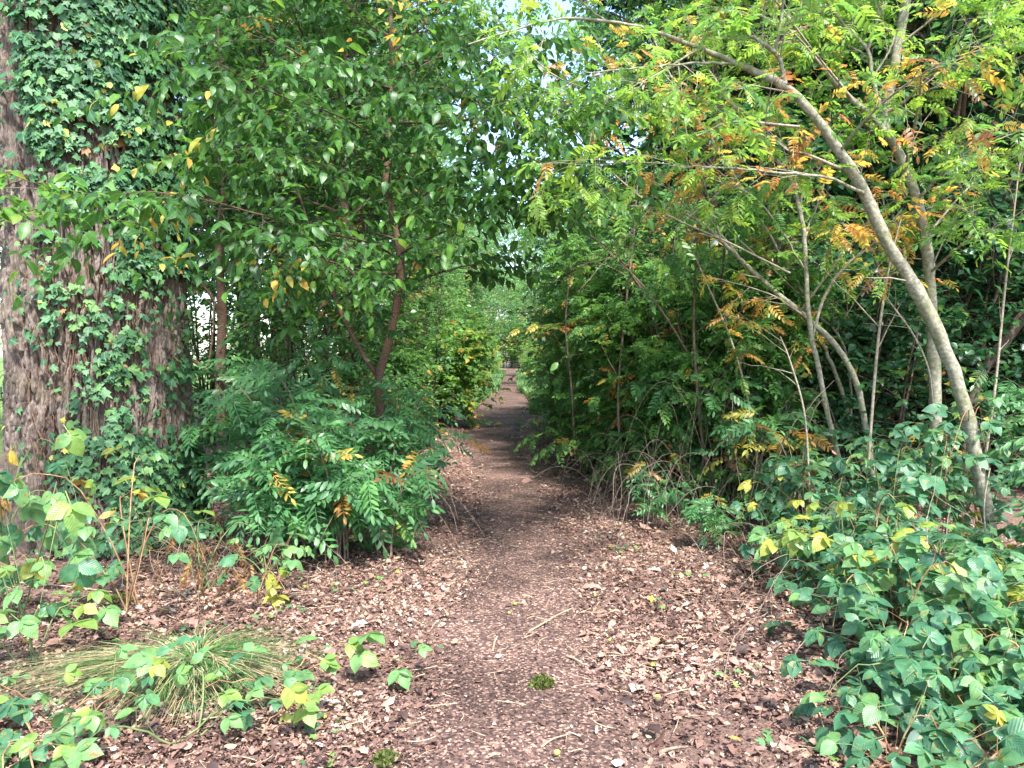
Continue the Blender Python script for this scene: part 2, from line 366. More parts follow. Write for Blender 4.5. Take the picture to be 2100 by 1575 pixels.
M_LITTER = leaf_mat('fallen_leaf', [(0, (.05, .030, .026)), (.2, (.115, .064, .05)), (.4, (.21, .12, .092)), (.55, (.29, .165, .125)), (.7, (.36, .225, .165)), (.82, (.38, .27, .16)), (.9, (.42, .34, .27)), (1, (.46, .43, .38))], .12, .6, .35, tval=1.1, thue=.5, extra=[])
def bark_mat(name, c1, c2, c3, scale=(30, 30, 8), bump=.4, moss=0., dist=.01):
    m, t, N = new_mat(name); Lk = t.links.new
    g = N('NewGeometry'); mp = N('Mapping'); mp.inputs['Scale'].default_value = scale; Lk(g.outputs['Position'], mp.inputs['Vector'])
    n1 = N('TexNoise'); n1.inputs['Scale'].default_value = 1; n1.inputs['Detail'].default_value = 6; n1.inputs['Roughness'].default_value = .65; Lk(mp.outputs[0], n1.inputs['Vector'])
    rp = ramp(t, [(.3, c1), (.5, c2), (.68, c3)]); Lk(n1.outputs[0], rp.inputs[0]); col = rp.outputs[0]
    if moss > 0:
        n2 = N('TexNoise'); n2.inputs['Scale'].default_value = 3.5; n2.inputs['Detail'].default_value = 5; Lk(g.outputs['Position'], n2.inputs['Vector'])
        r2 = N('MapRange'); r2.inputs[1].default_value = .48; r2.inputs[2].default_value = .62; r2.inputs[4].default_value = moss; Lk(n2.outputs[0], r2.inputs[0])
        mx = N('MixRGB'); Lk(r2.outputs[0], mx.inputs[0]); Lk(col, mx.inputs[1]); mx.inputs[2].default_value = (.12, .13, .04, 1); col = mx.outputs[0]
    pr = N('BsdfPrincipled'); pr.inputs['Roughness'].default_value = .85; pr.inputs['Specular IOR Level'].default_value = .25; Lk(col, pr.inputs['Base Color'])
    bp = N('Bump'); bp.inputs['Strength'].default_value = bump; bp.inputs['Distance'].default_value = dist; Lk(n1.outputs[0], bp.inputs['Height']); Lk(bp.outputs[0], pr.inputs['Normal'])
    out = N('OutputMaterial'); Lk(pr.outputs[0], out.inputs[0]); return m
M_OAK = bark_mat('oak_bark', (.07, .052, .042), (.15, .115, .095), (.26, .21, .18), (80, 80, 14), .8, .12, .012)
M_ROWBARK = bark_mat('rowan_bark', (.10, .09, .055), (.22, .205, .15), (.38, .355, .28), (34, 34, 40), .6, .35, .004)
M_CHBARK = bark_mat('cherry_bark', (.05, .03, .022), (.11, .065, .045), (.2, .12, .08), (30, 30, 90), .4, .1, .005)
M_TWIG = bark_mat('twig_bark', (.08, .055, .04), (.17, .125, .09), (.28, .22, .16), (40, 40, 40), .2)
M_DTWIG = bark_mat('dark_twig', (.03, .022, .016), (.07, .05, .036), (.13, .10, .07), (40, 40, 40), .2)
M_CANE = bark_mat('bramble_cane', (.12, .05, .03), (.24, .13, .07), (.30, .28, .12), (14, 14, 14), .2)
M_RTWIG = bark_mat('rowan_twig', (.12, .10, .07), (.26, .22, .16), (.38, .33, .26), (40, 40, 40), .2)
M_GCANE = bark_mat('green_cane', (.06, .09, .03), (.12, .16, .06), (.2, .2, .09), (14, 14, 14), .2)
M_DRY = bark_mat('dry_stalk', (.2, .13, .08), (.38, .28, .18), (.55, .44, .30), (30, 30, 30), .2)
def ground_mat():
    m, t, N = new_mat('forest_floor'); Lk = t.links.new
    g = N('NewGeometry'); n1 = N('TexNoise'); n1.inputs['Scale'].default_value = 60; n1.inputs['Detail'].default_value = 8; n1.inputs['Roughness'].default_value = .75; Lk(g.outputs['Position'], n1.inputs['Vector'])
    rp = ramp(t, [(.3, (.07, .043, .036)), (.5, (.17, .105, .082)), (.66, (.32, .21, .165))]); Lk(n1.outputs[0], rp.inputs[0])
    sx = N('SeparateXYZ'); Lk(g.outputs['Position'], sx.inputs[0])
    n2 = N('TexNoise'); n2.inputs['Scale'].default_value = .35; n2.inputs['Detail'].default_value = 6; Lk(g.outputs['Position'], n2.inputs['Vector'])
    a = N('Math', operation='MULTIPLY_ADD'); a.inputs[1].default_value = 4; Lk(n2.outputs[0], a.inputs[0]); Lk(sx.outputs[0], a.inputs[2])
    r1 = N('MapRange'); r1.inputs[1].default_value = -5; r1.inputs[2].default_value = -7; Lk(a.outputs[0], r1.inputs[0])
    n3 = N('TexNoise'); n3.inputs['Scale'].default_value = 9; n3.inputs['Detail'].default_value = 6; Lk(g.outputs['Position'], n3.inputs['Vector'])
    gr = ramp(t, [(.35, (.06, .12, .03)), (.65, (.16, .24, .06))]); Lk(n3.outputs[0], gr.inputs[0])
    mx = N('MixRGB'); Lk(r1.outputs[0], mx.inputs[0]); Lk(rp.outputs[0], mx.inputs[1]); Lk(gr.outputs[0], mx.inputs[2])
    pr = N('BsdfPrincipled'); pr.inputs['Roughness'].default_value = .95; pr.inputs['Specular IOR Level'].default_value = .15; Lk(mx.outputs[0], pr.inputs['Base Color'])
    bp = N('Bump'); bp.inputs['Strength'].default_value = .9; bp.inputs['Distance'].default_value = .02; Lk(n1.outputs[0], bp.inputs['Height']); Lk(bp.outputs[0], pr.inputs['Normal'])
    out = N('OutputMaterial'); Lk(pr.outputs[0], out.inputs[0]); return m
def path_mat():
    m, t, N = new_mat('trodden_path'); Lk = t.links.new
    g = N('NewGeometry'); n1 = N('TexVoronoi'); n1.inputs['Scale'].default_value = 85; Lk(g.outputs['Position'], n1.inputs['Vector'])
    rp = ramp(t, [(0, (.03, .019, .017)), (.35, (.075, .045, .037)), (.75, (.13, .078, .06)), (1, (.34, .22, .17))])
    sx = N('SeparateColor'); Lk(n1.outputs['Color'], sx.inputs[0]); Lk(sx.outputs[0], rp.inputs[0])
    n2 = N('TexNoise'); n2.inputs['Scale'].default_value = 1.6; n2.inputs['Detail'].default_value = 5; Lk(g.outputs['Position'], n2.inputs['Vector'])
    mr = N('MapRange'); mr.inputs[1].default_value = .35; mr.inputs[2].default_value = .65; mr.inputs[3].default_value = .6; mr.inputs[4].default_value = 1.3; Lk(n2.outputs[0], mr.inputs[0])
    hs = N('HueSaturation'); Lk(mr.outputs[0], hs.inputs['Value']); Lk(rp.outputs[0], hs.inputs['Color'])
    pr = N('BsdfPrincipled'); pr.inputs['Roughness'].default_value = .9; pr.inputs['Specular IOR Level'].default_value = .2; Lk(hs.outputs[0], pr.inputs['Base Color'])
    bp = N('Bump'); bp.inputs['Strength'].default_value = .8; bp.inputs['Distance'].default_value = .01; Lk(sx.outputs[0], bp.inputs['Height']); Lk(bp.outputs[0], pr.inputs['Normal'])
    out = N('OutputMaterial'); Lk(pr.outputs[0], out.inputs[0]); return m
def plain(name, c, rough=.6, spec=.4):
    m, t, N = new_mat(name); pr = N('BsdfPrincipled'); pr.inputs['Roughness'].default_value = rough; pr.inputs['Specular IOR Level'].default_value = spec
    n = N('TexNoise'); n.inputs['Scale'].default_value = 60; mr = ramp(t, [(.3, tuple(x * .7 for x in c)), (.7, tuple(min(1, x * 1.3) for x in c))])
    t.links.new(n.outputs[0], mr.inputs[0]); t.links.new(mr.outputs[0], pr.inputs['Base Color'])
    out = N('OutputMaterial'); t.links.new(pr.outputs[0], out.inputs[0]); return m

# ------------------------------------------------------------------ ground and path
def axis(a, b, step, far, g=1.25):
    v = list(np.arange(a, b + 1e-6, step)); s = step
    while v[-1] < far: s *= g; v.append(v[-1] + s)
    s = step; lo = []
    x = a
    while x > -far: s *= g; x -= s; lo.append(x)
    return np.array(lo[::-1] + v)
gx = axis(-7, 7, .14, 900); gy = axis(-2, 30, .18, 900)
X, Y = np.meshgrid(gx, gy); V = np.stack([X, Y, gz(X, Y)], -1).reshape(-1, 3)
nx, ny = len(gx), len(gy); i, j = np.meshgrid(np.arange(nx - 1), np.arange(ny - 1)); q = (j * nx + i).ravel()
tag(mesh_obj('ground', V, [np.stack([q, q + 1, q + nx + 1, q + nx], -1)], ground_mat()), kind='structure')
ys = np.concatenate([np.arange(-1.5, 30, .18), np.geomspace(30.2, 150, 60)]); ss = np.linspace(-1, 1, 13)
wv = np.interp(ys, PY, PW) * (1 + .25 * (vnoise(np.stack([ys * .9, 0 * ys, 0 * ys], -1), 11) - .5))
X = pathx(ys)[:, None] + ss[None] * wv[:, None]; Y = np.repeat(ys[:, None], 13, 1)
V = np.stack([X, Y, gz(X, Y) + .012 - .016 * np.abs(ss[None]) ** 6], -1).reshape(-1, 3)
i, j = np.meshgrid(np.arange(12), np.arange(len(ys) - 1)); q = (j * 13 + i).ravel()
tag(mesh_obj('path', V, [np.stack([q, q + 1, q + 14, q + 13], -1)], path_mat()), kind='structure')

# ------------------------------------------------------------------ fallen leaves
def litter():
    rng = np.random.default_rng(5); L = Leaves()
    C = [leaf([(0, 0), (.4, .34), (.75, .28), (1, 0)], .3, .3, .04), leaf([(0, 0), (.3, .25), (.7, .3), (1, 0)], -.3, -.25, .05),
         leaf([(0, 0), (.2, .18), (.35, .12), (.5, .28), (.62, .17), (.8, .26), (1, 0)], .3, .3, .03)]
    BIGC = leaf([(0, 0), (.15, .2), (.3, .14), (.45, .3), (.58, .19), (.72, .3), (.85, .14), (1, 0)], .5, .5, .05)
    S = leaf([(0, 0), (.5, .28), (1, 0)], .3, .2)
    def put(n, x0, x1, y0, y1, size, sv, tpl, tone, kind):
        x = rng.uniform(x0, x1, n); u = rng.random(n); y = y0 * (y1 / y0) ** u
        d = np.abs(x - pathx(y)); wd = np.interp(y, PY, PW)
        if kind == 'leaf': pk = .025 + .975 * sstep(.5, 1.5, d / wd)
        else: pk = .16 + .84 * sstep(.35, 1.15, d / wd)
        pk = pk * (.35 + .65 * sstep(.3, .55, vnoise(np.stack([x * 1.4, y * 1.4, 0 * x], -1), 21))) * np.where(y > 24, .4, 1)
        m = rng.random(n) < pk; x, y = x[m], y[m]; n = len(x)
        z = gz(x, y) + .014 + rng.random(n) ** 2 * .025 * (1 if kind == 'leaf' else .3)
        a = rng.random(n) * 6.283; d = np.stack([np.cos(a), np.sin(a), rng.normal(0, .22, n)], -1)
        nm = UP + rng.normal(0, .34, (n, 3))
        cl = vnoise(np.stack([x * 2.5, y * 2.5, 0 * x], -1), 33) - .5
        tn = np.clip(rng.choice(tone[0], n, p=tone[1]) + rng.normal(0, .06, n) + cl * .35, 0, .93)
        L.add(tpl, np.stack([x, y, z], -1), d, nm, size * np.exp(rng.normal(0, sv, n)), tn, rng)
    T = ([.06, .28, .46, .66, .86, .97], [.15, .27, .29, .19, .07, .03])
    put(105000, -4.2, 4.2, 2.3, 9, .020, .5, C, T, 'leaf')
    put(34000, -4, 4, 8, 26, .035, .4, C, T, 'leaf')
    put(5200, -4.5, 4.5, 2.3, 8, .052, .35, [C[2], BIGC], T, 'leaf')
    put(150000, -3.2, 3.2, 2.2, 7.5, .012, .5, S, T, 'crumb')
    put(40000, -2.2, 2.2, 6.5, 22, .02, .5, S, T, 'crumb')
    o = L.build('leaf_litter', M_LITTER); tag(o, 'brown and pinkish fallen leaves and crumbs strewn along both sides of the path', 'leaf litter', kind='stuff')
    n = 1500; x = rng.uniform(-4, 4, n); y = 2.4 * (12 / 2.4) ** rng.random(n); a = rng.random(n) * 6.283; l = rng.uniform(.02, .13, n); s = np.linspace(-.5, .5, 5)
    bend = rng.normal(0, .12, n); X = x[:, None] + l[:, None] * (np.cos(a)[:, None] * s - np.sin(a)[:, None] * bend[:, None] * s ** 2 * 4); Y = y[:, None] + l[:, None] * (np.sin(a)[:, None] * s + np.cos(a)[:, None] * bend[:, None] * s ** 2 * 4)
    Z = gz(X, Y) + .03 + rng.random((n, 1)) * .012 + rng.normal(0, .1, (n, 1)) * l[:, None] * s; t = Tubes(); t.add(np.stack([X, Y, Z], -1), np.full((n, 5), .0014) * rng.uniform(.5, 1.8, (n, 1)), 4)
    o = t.build('twig_litter', M_DRY, None); tag(o, 'tiny dry twigs and stalks scattered among the fallen leaves', 'twig litter', kind='stuff')
litter()

# ------------------------------------------------------------------ big oak with ivy
OC = P(211, 1100, 6.05)[:2]; OC = np.array([OC[0], 6.05])
def oak_r(z, th):                                 # trunk radius
    r = .588 + .025 * np.sin(th * 2 + .5) - .012 * (z - 2)
    return r + .12 * np.exp(-z / .3) * (1 + .6 * np.sin(th * 5 + 1)) + .02 * np.sin(z * 1.1 + th)
def oak_c(z): return OC[0] - .012 * (z - 1), OC[1] + .0 * z
def oak():
    root = thing('oak_tree', 'massive old oak trunk with deeply furrowed grey bark, half covered in ivy', 'tree', loc=(OC[0], OC[1], 0))
    nth, nz = 760, 620
    th = np.concatenate([np.linspace(-math.pi * 1.02, .02 * math.pi, 660, endpoint=False), np.linspace(.02 * math.pi, .98 * math.pi, 100, endpoint=False)])
    z = np.linspace(-.15, 5.4, nz); TH, Z = np.meshgrid(th, z)
    r = oak_r(Z, TH); cx, cyy = oak_c(Z); X = np.cos(TH); Yy = np.sin(TH)
    wp = np.stack([X * 2.2, Yy * 2.2, Z * 1.3], -1)
    w1 = (vnoise(wp, 1) - .5) * .13; w2 = (vnoise(wp * 4.1, 2) - .5) * .05; w3 = (vnoise(wp * 14, 3) - .5) * .012
    q = np.stack([X * .63 + w1 + w2 + w3, Yy * .63 - w1 + w2 - w3, Z], -1)
    e1 = cellgap(q * [12.5, 12.5, .55], 4); e2 = cellgap(q * [20, 20, 1.3] + 7, 5); e3 = cellgap(q * [22, 22, 14] + 3, 6)
    fine = vnoise(q * [70, 70, 60], 7); lump = vnoise(q * [34, 34, 6], 8)
    h = sstep(.03, .26, e1) * .060 + sstep(.02, .16, e2) * .028 + sstep(0, .1, e3) * .006 + (fine - .5) * .008 + (lump - .5) * .006 - .080
    r = r + h + .02
    V = np.stack([cx + X * r - OC[0], cyy + Yy * r - OC[1], Z], -1).reshape(-1, 3)
    i, j = np.meshgrid(np.arange(nth), np.arange(nz - 1)); i2 = (i + 1) % nth
    F = np.stack([j * nth + i, j * nth + i2, (j + 1) * nth + i2, (j + 1) * nth + i], -1).reshape(-1, 4)
    mesh_obj('trunk', V, [F], M_OAK, root)
    # crown far above the frame: shades the place as the real tree does
    rng = np.random.default_rng(12); tb = Tubes(); L = Leaves()
    zz = np.linspace(5.2, 12, 10); tp = np.stack([0 * zz, .1 * (zz - 5), zz], -1); tb.add(tp, .66 - .06 * (zz - 5), 14)
    l1, r1 = grow(tp[None], (.5 - .04 * (zz - 5))[None], 13, rng, .1, 1, 4.6, .2, 62, 10, 8, .05, 0, .25, .45, .3)
    l2, r2 = grow(l1, r1, 8, rng, .3, 1, 1.6, .3, 45, 12, 5, .1, .5, .1, .5, .3)
    l3, r3 = grow(l2, r2, 6, rng, .2, 1, .7, .3, 45, 12, 4, .1, .6, 0, .5, .2)
    tb.add(l1, r1, 7); tb.add(l2, r2, 4); tb.add(l3, r3, 3)
    tb.build('limb', M_OAK, root)
    leaves_on(L, LOWW, l3, 9, .12, rng, tonef(.35, .12), .1)
    L.build('crown', M_DARK, root)
oak()
def ivy():
    rng = np.random.default_rng(8)
    root = thing('ivy_plant', 'ivy climbing the right-hand side of the massive furrowed oak trunk, lobed green leaves', 'ivy', loc=(OC[0], OC[1], 0))
    N = 42000; th = rng.uniform(-math.pi * 1.0, .35, N); z = rng.uniform(.15, 4.7, N)
    u = np.cos(th)                                # -1 left edge .. 1 right edge as seen from the path
    p3 = np.stack([u * 2.2, z * 2.6, 0 * z], -1); n1 = vnoise(p3, 41); n2 = vnoise(p3 * 3, 42)
    hi = sstep(2.1, 3.0, z)
    edge = np.interp(z, [0, .8, 1.6, 2.2, 2.6, 3.0, 3.5, 4.0, 4.6], [.1, -.02, -.1, -.15, -.16, -.18, -.22, -.26, -.3])
    dens = sstep(edge - .15, edge + .22, u) * (.30 + .8 * hi + .55 * sstep(.45, .85, u))
    dens = dens * (.12 + 1.25 * sstep(.42, .6, .55 * n1 + .45 * n2)) + .022 * (u < edge) * (1 + 1.5 * hi)
    dens = dens * (.9 + .1 * hi) + .15 * sstep(.5, .1, z) * sstep(-.3, .2, u)
    m = rng.random(N) < np.clip(dens, 0, 1) * .62; th, z = th[m], z[m]; n = len(z)
    cx, cyy = oak_c(z); rr = oak_r(z, th) + .01; out = np.stack([np.cos(th), np.sin(th), 0 * z], -1)
    off = rng.uniform(.01, .08, n) * (1 + .8 * sstep(2.6, 3.8, z))
    pos = np.stack([cx - OC[0], cyy - OC[1], z], -1) + out * (rr + off)[:, None]
    tan = np.stack([-np.sin(th), np.cos(th), 0 * z], -1)
    d = -UP * .6 + tan * rng.normal(0, .8, (n, 1)) + out * rng.uniform(-.1, .5, (n, 1)) + rng.normal(0, .15, (n, 3))
    nm = out * .9 + UP * .55 + rng.normal(0, .28, (n, 3))
    tn = np.clip(rng.normal(.33, .17, n), 0, .56); y = rng.random(n); tn = np.where(y > .985, .70, tn); tn = np.where(y < .012, .92, tn)
    L = Leaves(); L.add(IVY, pos, d, nm, np.clip(.068 * np.exp(rng.normal(0, .32, n)), .03, .12), tn, rng)
    # leaf stalks
    tb = Tubes(); s = np.linspace(0, 1, 3)[None, :, None]
    st0 = pos - out * off[:, None] * .9 + UP * .03
    tb.add(st0 * (1 - s[0, :, 0][None, :, None]) + pos[:, None] * s if False else st0[:, None] * (1 - s) + pos[:, None] * s, np.full((n, 3), .0016), 3)
    for k in range(30):
        t0 = math.acos(np.clip(rng.uniform(-.25, .98), -1, 1)) * -1; zz = np.linspace(rng.uniform(0, .5), rng.uniform(2., 4.8), 60)
        ths = t0 + np.cumsum(rng.normal(0, .018, 60)) + .05 * np.sin(zz * rng.uniform(2, 5))
        cx, cyy = oak_c(zz); r = oak_r(zz, ths) + rng.uniform(.0, .018)
        pts = np.stack([cx - OC[0] + np.cos(ths) * r, cyy - OC[1] + np.sin(ths) * r, zz], -1)
        tb.add(pts, np.linspace(rng.uniform(.004, .011), .003, 60), 5)
    tb.build('stem', M_CHBARK, root); L.build('foliage', M_IVY, root)
ivy()

# ------------------------------------------------------------------ hand placed trees
def tree_from_stems(name, label, cat, stems, bark, leafm, tpls, seed, n1, L1, n2, L2, nl, lsize, tone, group=None, t0=.25, planar=.5, droop=.15, up=.1, twig=M_TWIG, ang=50, fwd=.6, side=.8, down=.2, keep=clear_path, extra=None, n0=0, L0=1.2, nj=.35, main_sides=12, limbs_from=0):
    """stems: list of (points, radii). The first is the trunk, the others its limbs."""
    rng = np.random.default_rng(seed); base = stems[0][0][0]
    root = thing(name, label, cat, group, loc=tuple(base)); tb = Tubes(); tw = Tubes(); L = Leaves(); o = base
    for k, (p, r) in enumerate(stems): tb.add(p - o + rng.normal(0, .0025, p.shape), r * (1 + .09 * (vnoise(p * 7, 51) - .5) * 2 + .22 * sstep(.80, .95, vnoise(p * 13, 52))), main_sides if k == 0 else 8)
    par = [resample(p, r, 14) for p, r in stems[limbs_from:]]
    P0 = np.stack([a for a, _ in par]); R0 = np.stack([b for _, b in par])
    if n0:
        a0, b0 = grow(P0, R0, n0, rng, t0, 1, L0, .25, ang, 12, 8, droop * .5, planar, up, .5, .3); tw.add(a0 - o, b0, 5)
        m0 = keep(a0[:, -1]) if keep else np.ones(len(a0), bool)
        P1, R1 = a0, b0
        a1, b1 = grow(P1, R1, n1, rng, .15, 1, L1, .3, ang, 14, 6, droop, planar, up * .5, .6, .4)
        a1x, b1x = grow(P0, R0, n1, rng, t0, 1, L1, .3, ang, 14, 6, droop, planar, up, .3, .2); a1 = np.concatenate([a1, a1x]); b1 = np.concatenate([b1, b1x])
    else: a1, b1 = grow(P0, R0, n1, rng, t0, 1, L1, .3, ang, 14, 6, droop, planar, up, .5, .3)
    if keep is not None:
        m = keep(a1[:, -1]) & keep(a1[:, 2]); a1, b1 = a1[m], b1[m]
    tw.add(a1 - o, b1, 4)
    a2, b2 = grow(a1, b1, n2, rng, .15, 1, L2, .3, 45, 12, 5, droop, planar, 0, .6, .3, rmin=.0012)
    if keep is not None:
        m = keep(a2[:, -1]) & keep(a2[:, 2]); a2, b2 = a2[m], b2[m]
    tw.add(a2 - o, b2, 3)
    tl = (lambda p, r: tone(p, r))
    for A in (a2, a1[:, 2:]): leaves_on(L, tpls, A, nl, lsize, rng, tl, .12, side, fwd, down, .2, nj, keep=keep)
    for b in range(len(L.b)): t, p, M, tn = L.b[b]; L.b[b] = (t, p - o, M, tn)
    if extra: extra(L, tw, rng, o)
    tb.build('trunk', bark, root); tw.build('branch', twig, root); L.build('crown', leafm, root)
    return root
S = pxstem
# cherry left of the path
D = 7.2
tree_from_stems('cherry_tree', 'slim dark-barked young tree leaning beside the path left edge, forked low, simple oval leaves', 'tree', [
    S([(800, 1060, D, 30), (790, 960, D, 26), (782, 860, D, 26), (777, 775, D, 27), (795, 710, D, 26), (812, 630, D, 25), (822, 545, D, 25), (812, 470, D, 25), (796, 400, D, 23), (791, 320, D, 20), (799, 230, D, 17), (803, 120, D, 15), (800, 0, D, 13), (805, -160, D, 10)], 60),
    S([(797, 395, D, 9), (850, 320, D - .1, 8), (905, 240, D - .3, 7), (960, 175, D - .5, 5), (1040, 90, D - .7, 3)]),
    S([(815, 470, D, 8), (870, 400, D - .4, 7), (935, 350, D - .8, 5), (1010, 330, D - 1.2, 3)]),
    S([(790, 385, D, 8), (745, 335, D - .2, 7), (690, 270, D - .4, 5), (610, 200, D - .7, 3)]),
    S([(777, 775, D, 16), (735, 710, D + .1, 14), (700, 640, D + .1, 12), (672, 570, D + .2, 10), (640, 480, D + .2, 7), (600, 360, D + .2, 4)]),
    S([(820, 530, D, 9), (760, 500, D - .7, 7), (640, 470, D - 1.5, 6), (480, 425, D - 2.2, 5), (330, 395, D - 2.6, 4), (200, 400, D - 2.8, 3)]),
    S([(818, 560, D, 8), (760, 560, D - .8, 6), (690, 540, D - 1.6, 5), (600, 520, D - 2.2, 3)]),
    S([(803, 110, D, 8), (860, 60, D, 6), (930, -10, D, 4)]), S([(802, 75, D, 7), (745, 40, D, 5), (660, -60, D, 3)]),
    S([(793, 300, D, 7), (700, 240, D - 1, 5), (560, 190, D - 1.8, 4), (430, 120, D - 2.4, 3)]),
    S([(800, 200, D, 7), (900, 180, D - 1, 5), (1010, 230, D - 1.8, 4), (1100, 270, D - 2.3, 3)]),
    S([(815, 420, D, 7), (900, 420, D - .6, 5), (980, 400, D - 1.2, 4), (1060, 370, D - 1.5, 3)]),
    S([(820, 520, D, 9), (930, 465, D - .8, 7), (1060, 420, D - 1.4, 5), (1200, 350, D - 1.9, 4)]),
    S([(797, 250, D, 9), (930, 250, D - .9, 7), (1080, 215, D - 1.5, 5), (1290, 200, D - 2., 4)]),
    S([(803, 140, D, 8), (930, 110, D - .9, 6), (1010, 60, D - 1.5, 4)]), S([(800, 180, D, 8), (690, 150, D - .9, 6), (520, 60, D - 1.9, 4)]),
    S([(812, 600, D, 7), (900, 560, D - .5, 5), (985, 540, D - .9, 3)]), S([(790, 350, D, 7), (640, 330, D - 1.2, 5), (500, 300, D - 2, 3)]),
    ], M_CHBARK, M_CHERRY, [OVATE, OVATE2], 31, 14, .7, 5, .4, 6, .082, tonef(.28, .12, .025, .74, .05, seed=3), t0=.2, planar=.75, droop=.22, up=.0, twig=M_DTWIG, down=.25, nj=.4)

# rowans on the right
def rowan(label, stems, seed, n1=7, L1=.6, n2=3, L2=.28, nl=3, lsize=.2, tone=None, **k):
    lsize *= .82; k.setdefault('n0', 3); nl = 2; k.setdefault('L0', 1.15); L1 *= .8; n1 = max(4, n1 - 3); n2 = 2; lsize *= .94
    return tree_from_stems('rowan_tree', label, 'tree', stems, M_ROWBARK, M_ROWAN, ROWAN, seed, n1, L1, n2, L2, nl, lsize, tone or tonef(.4, .14, .10, .82, .09, 2., seed=seed), group='rowan trees on the right of the path', planar=.3, droop=.1, up=.15, side=.75, fwd=.6, down=.2, nj=.4, twig=M_RTWIG, **k)
A = 5.3
rowan('nearest rowan on the right, its pale grey stem bending left far over the path', [
    S([(2056, 1215, A, 44), (2045, 1140, A, 40), (2025, 1050, A, 38), (2003, 950, A, 37), (1985, 860, A, 38), (1952, 750, A, 40), (1905, 645, A, 40), (1862, 565, A, 38), (1815, 490, A, 36), (1775, 400, A, 33), (1722, 310, A, 29), (1668, 235, A, 26), (1610, 178, A, 24), (1550, 148, A, 21), (1480, 118, A, 17), (1380, 78, A - .1, 11), (1290, 52, A - .2, 9), (1180, 38, A - .4, 8), (1080, 52, A - .6, 6), (960, 90, A - .8, 4)], 90),
    S([(1612, 178, A, 13), (1597, 120, A, 12), (1560, 85, A - .1, 10), (1520, 62, A - .1, 7)]), S([(1590, 105, A, 11), (1602, 40, A, 9), (1612, -60, A, 6)]),
    S([(1250, 48, A - .2, 7), (1200, 10, A - .3, 5), (1140, -60, A - .3, 4)]),
    S([(1775, 400, A, 12), (1700, 365, A - .3, 9), (1600, 355, A - .7, 7), (1480, 345, A - 1, 5), (1370, 340, A - 1.2, 3)]),
    S([(1500, 130, A, 9), (1420, 130, A - .2, 7), (1300, 140, A - .4, 5), (1200, 150, A - .6, 3)]),
    S([(1722, 310, A, 9), (1800, 220, A - .4, 7), (1930, 130, A - .8, 5), (2060, 90, A - 1.0, 4)]),
    ], 51, 8, .55, 3, .26, 3, .2, t0=.3)
B = 6.3
rowan('rowan with a straight upright grey stem just left of the long leaning stem', [
    S([(1920, 1060, B, 34), (1920, 940, B, 33), (1918, 820, B, 33), (1914, 700, B, 32), (1908, 600, B, 31), (1900, 500, B, 30), (1880, 410, B, 29), (1850, 330, B, 27), (1818, 262, B, 24), (1822, 200, B, 30), (1838, 110, B, 28), (1856, 10, B, 26), (1880, -120, B, 22)], 60),
    S([(1830, 290, B, 22), (1790, 240, B, 20), (1730, 190, B, 17), (1680, 130, B - .1, 13), (1640, 90, B - .1, 10), (1560, 30, B - .1, 7)]),
    S([(1806, 230, B, 14), (1790, 160, B, 12), (1778, 100, B, 11), (1740, 60, B, 9), (1690, 0, B, 7)]), S([(1779, 105, B, 8), (1800, 40, B, 7), (1830, -40, B, 5)]),
    S([(1790, 160, B, 7), (1825, 100, B, 6), (1850, 30, B, 5)]), S([(1815, 235, B, 10), (1870, 195, B - .2, 8), (1960, 110, B - .5, 6), (2060, 60, B - .7, 4)]),
    S([(1880, 410, B, 9), (1960, 330, B - .4, 7), (2050, 280, B - .8, 5), (2120, 260, B - 1, 4)]),
    S([(1905, 560, B, 8), (1990, 490, B - .5, 6), (2080, 450, B - .9, 4)]),
    ], 52, 8, .6, 3, .28, 3, .21, t0=.3)
Cc = 6.7
rowan('rowan whose thin stem curves sharply left like a bow, with turned orange leaves', [
    S([(1800, 1080, Cc, 20), (1788, 970, Cc, 20), (1776, 870, Cc, 19), (1752, 775, Cc, 18), (1712, 708, Cc, 18), (1652, 650, Cc, 17), (1590, 598, Cc, 15), (1532, 545, Cc, 14), (1480, 495, Cc - .1, 11), (1420, 445, Cc - .2, 9), (1330, 425, Cc - .3, 7), (1230, 420, Cc - .4, 5), (1130, 398, Cc - .5, 4)], 60),
    S([(1532, 545, Cc, 8), (1470, 470, Cc, 6), (1440, 420, Cc, 5), (1400, 300, Cc, 4)]), S([(1640, 640, Cc, 8), (1700, 560, Cc - .2, 7), (1760, 480, Cc - .4, 5)]),
    S([(1480, 495, Cc, 7), (1420, 330, Cc - .3, 5), (1300, 240, Cc - .6, 4), (1120, 150, Cc - .8, 3)]),
    ], 53, 8, .5, 3, .25, 3, .19, tonef(.38, .13, .5, .80, .05, 2., seed=7), t0=.38)
rowan('thin pale rowan stem standing just left of the bow-shaped one, forking at mid height', [
    S([(1740, 1060, 6.6, 18), (1722, 950, 6.6, 17), (1700, 860, 6.6, 16), (1682, 770, 6.6, 15), (1664, 690, 6.6, 15), (1655, 600, 6.6, 14), (1650, 500, 6.6, 14), (1640, 430, 6.6, 13), (1620, 365, 6.6, 12), (1560, 290, 6.6, 10), (1500, 210, 6.6, 9), (1440, 120, 6.6, 7), (1400, 10, 6.6, 5)], 60),
    S([(1664, 700, 6.6, 10), (1690, 610, 6.6, 9), (1730, 550, 6.5, 8), (1790, 500, 6.4, 6), (1850, 430, 6.3, 4)]), S([(1642, 440, 6.6, 8), (1648, 390, 6.6, 7), (1690, 330, 6.6, 6), (1740, 240, 6.5, 4)]),
    S([(1655, 560, 6.6, 7), (1600, 470, 6.5, 6), (1540, 400, 6.3, 5), (1440, 360, 6.1, 3)]),
    ], 54, 8, .5, 3, .25, 3, .19, tonef(.38, .13, .42, .80, .06, 1.6, seed=8), t0=.4)
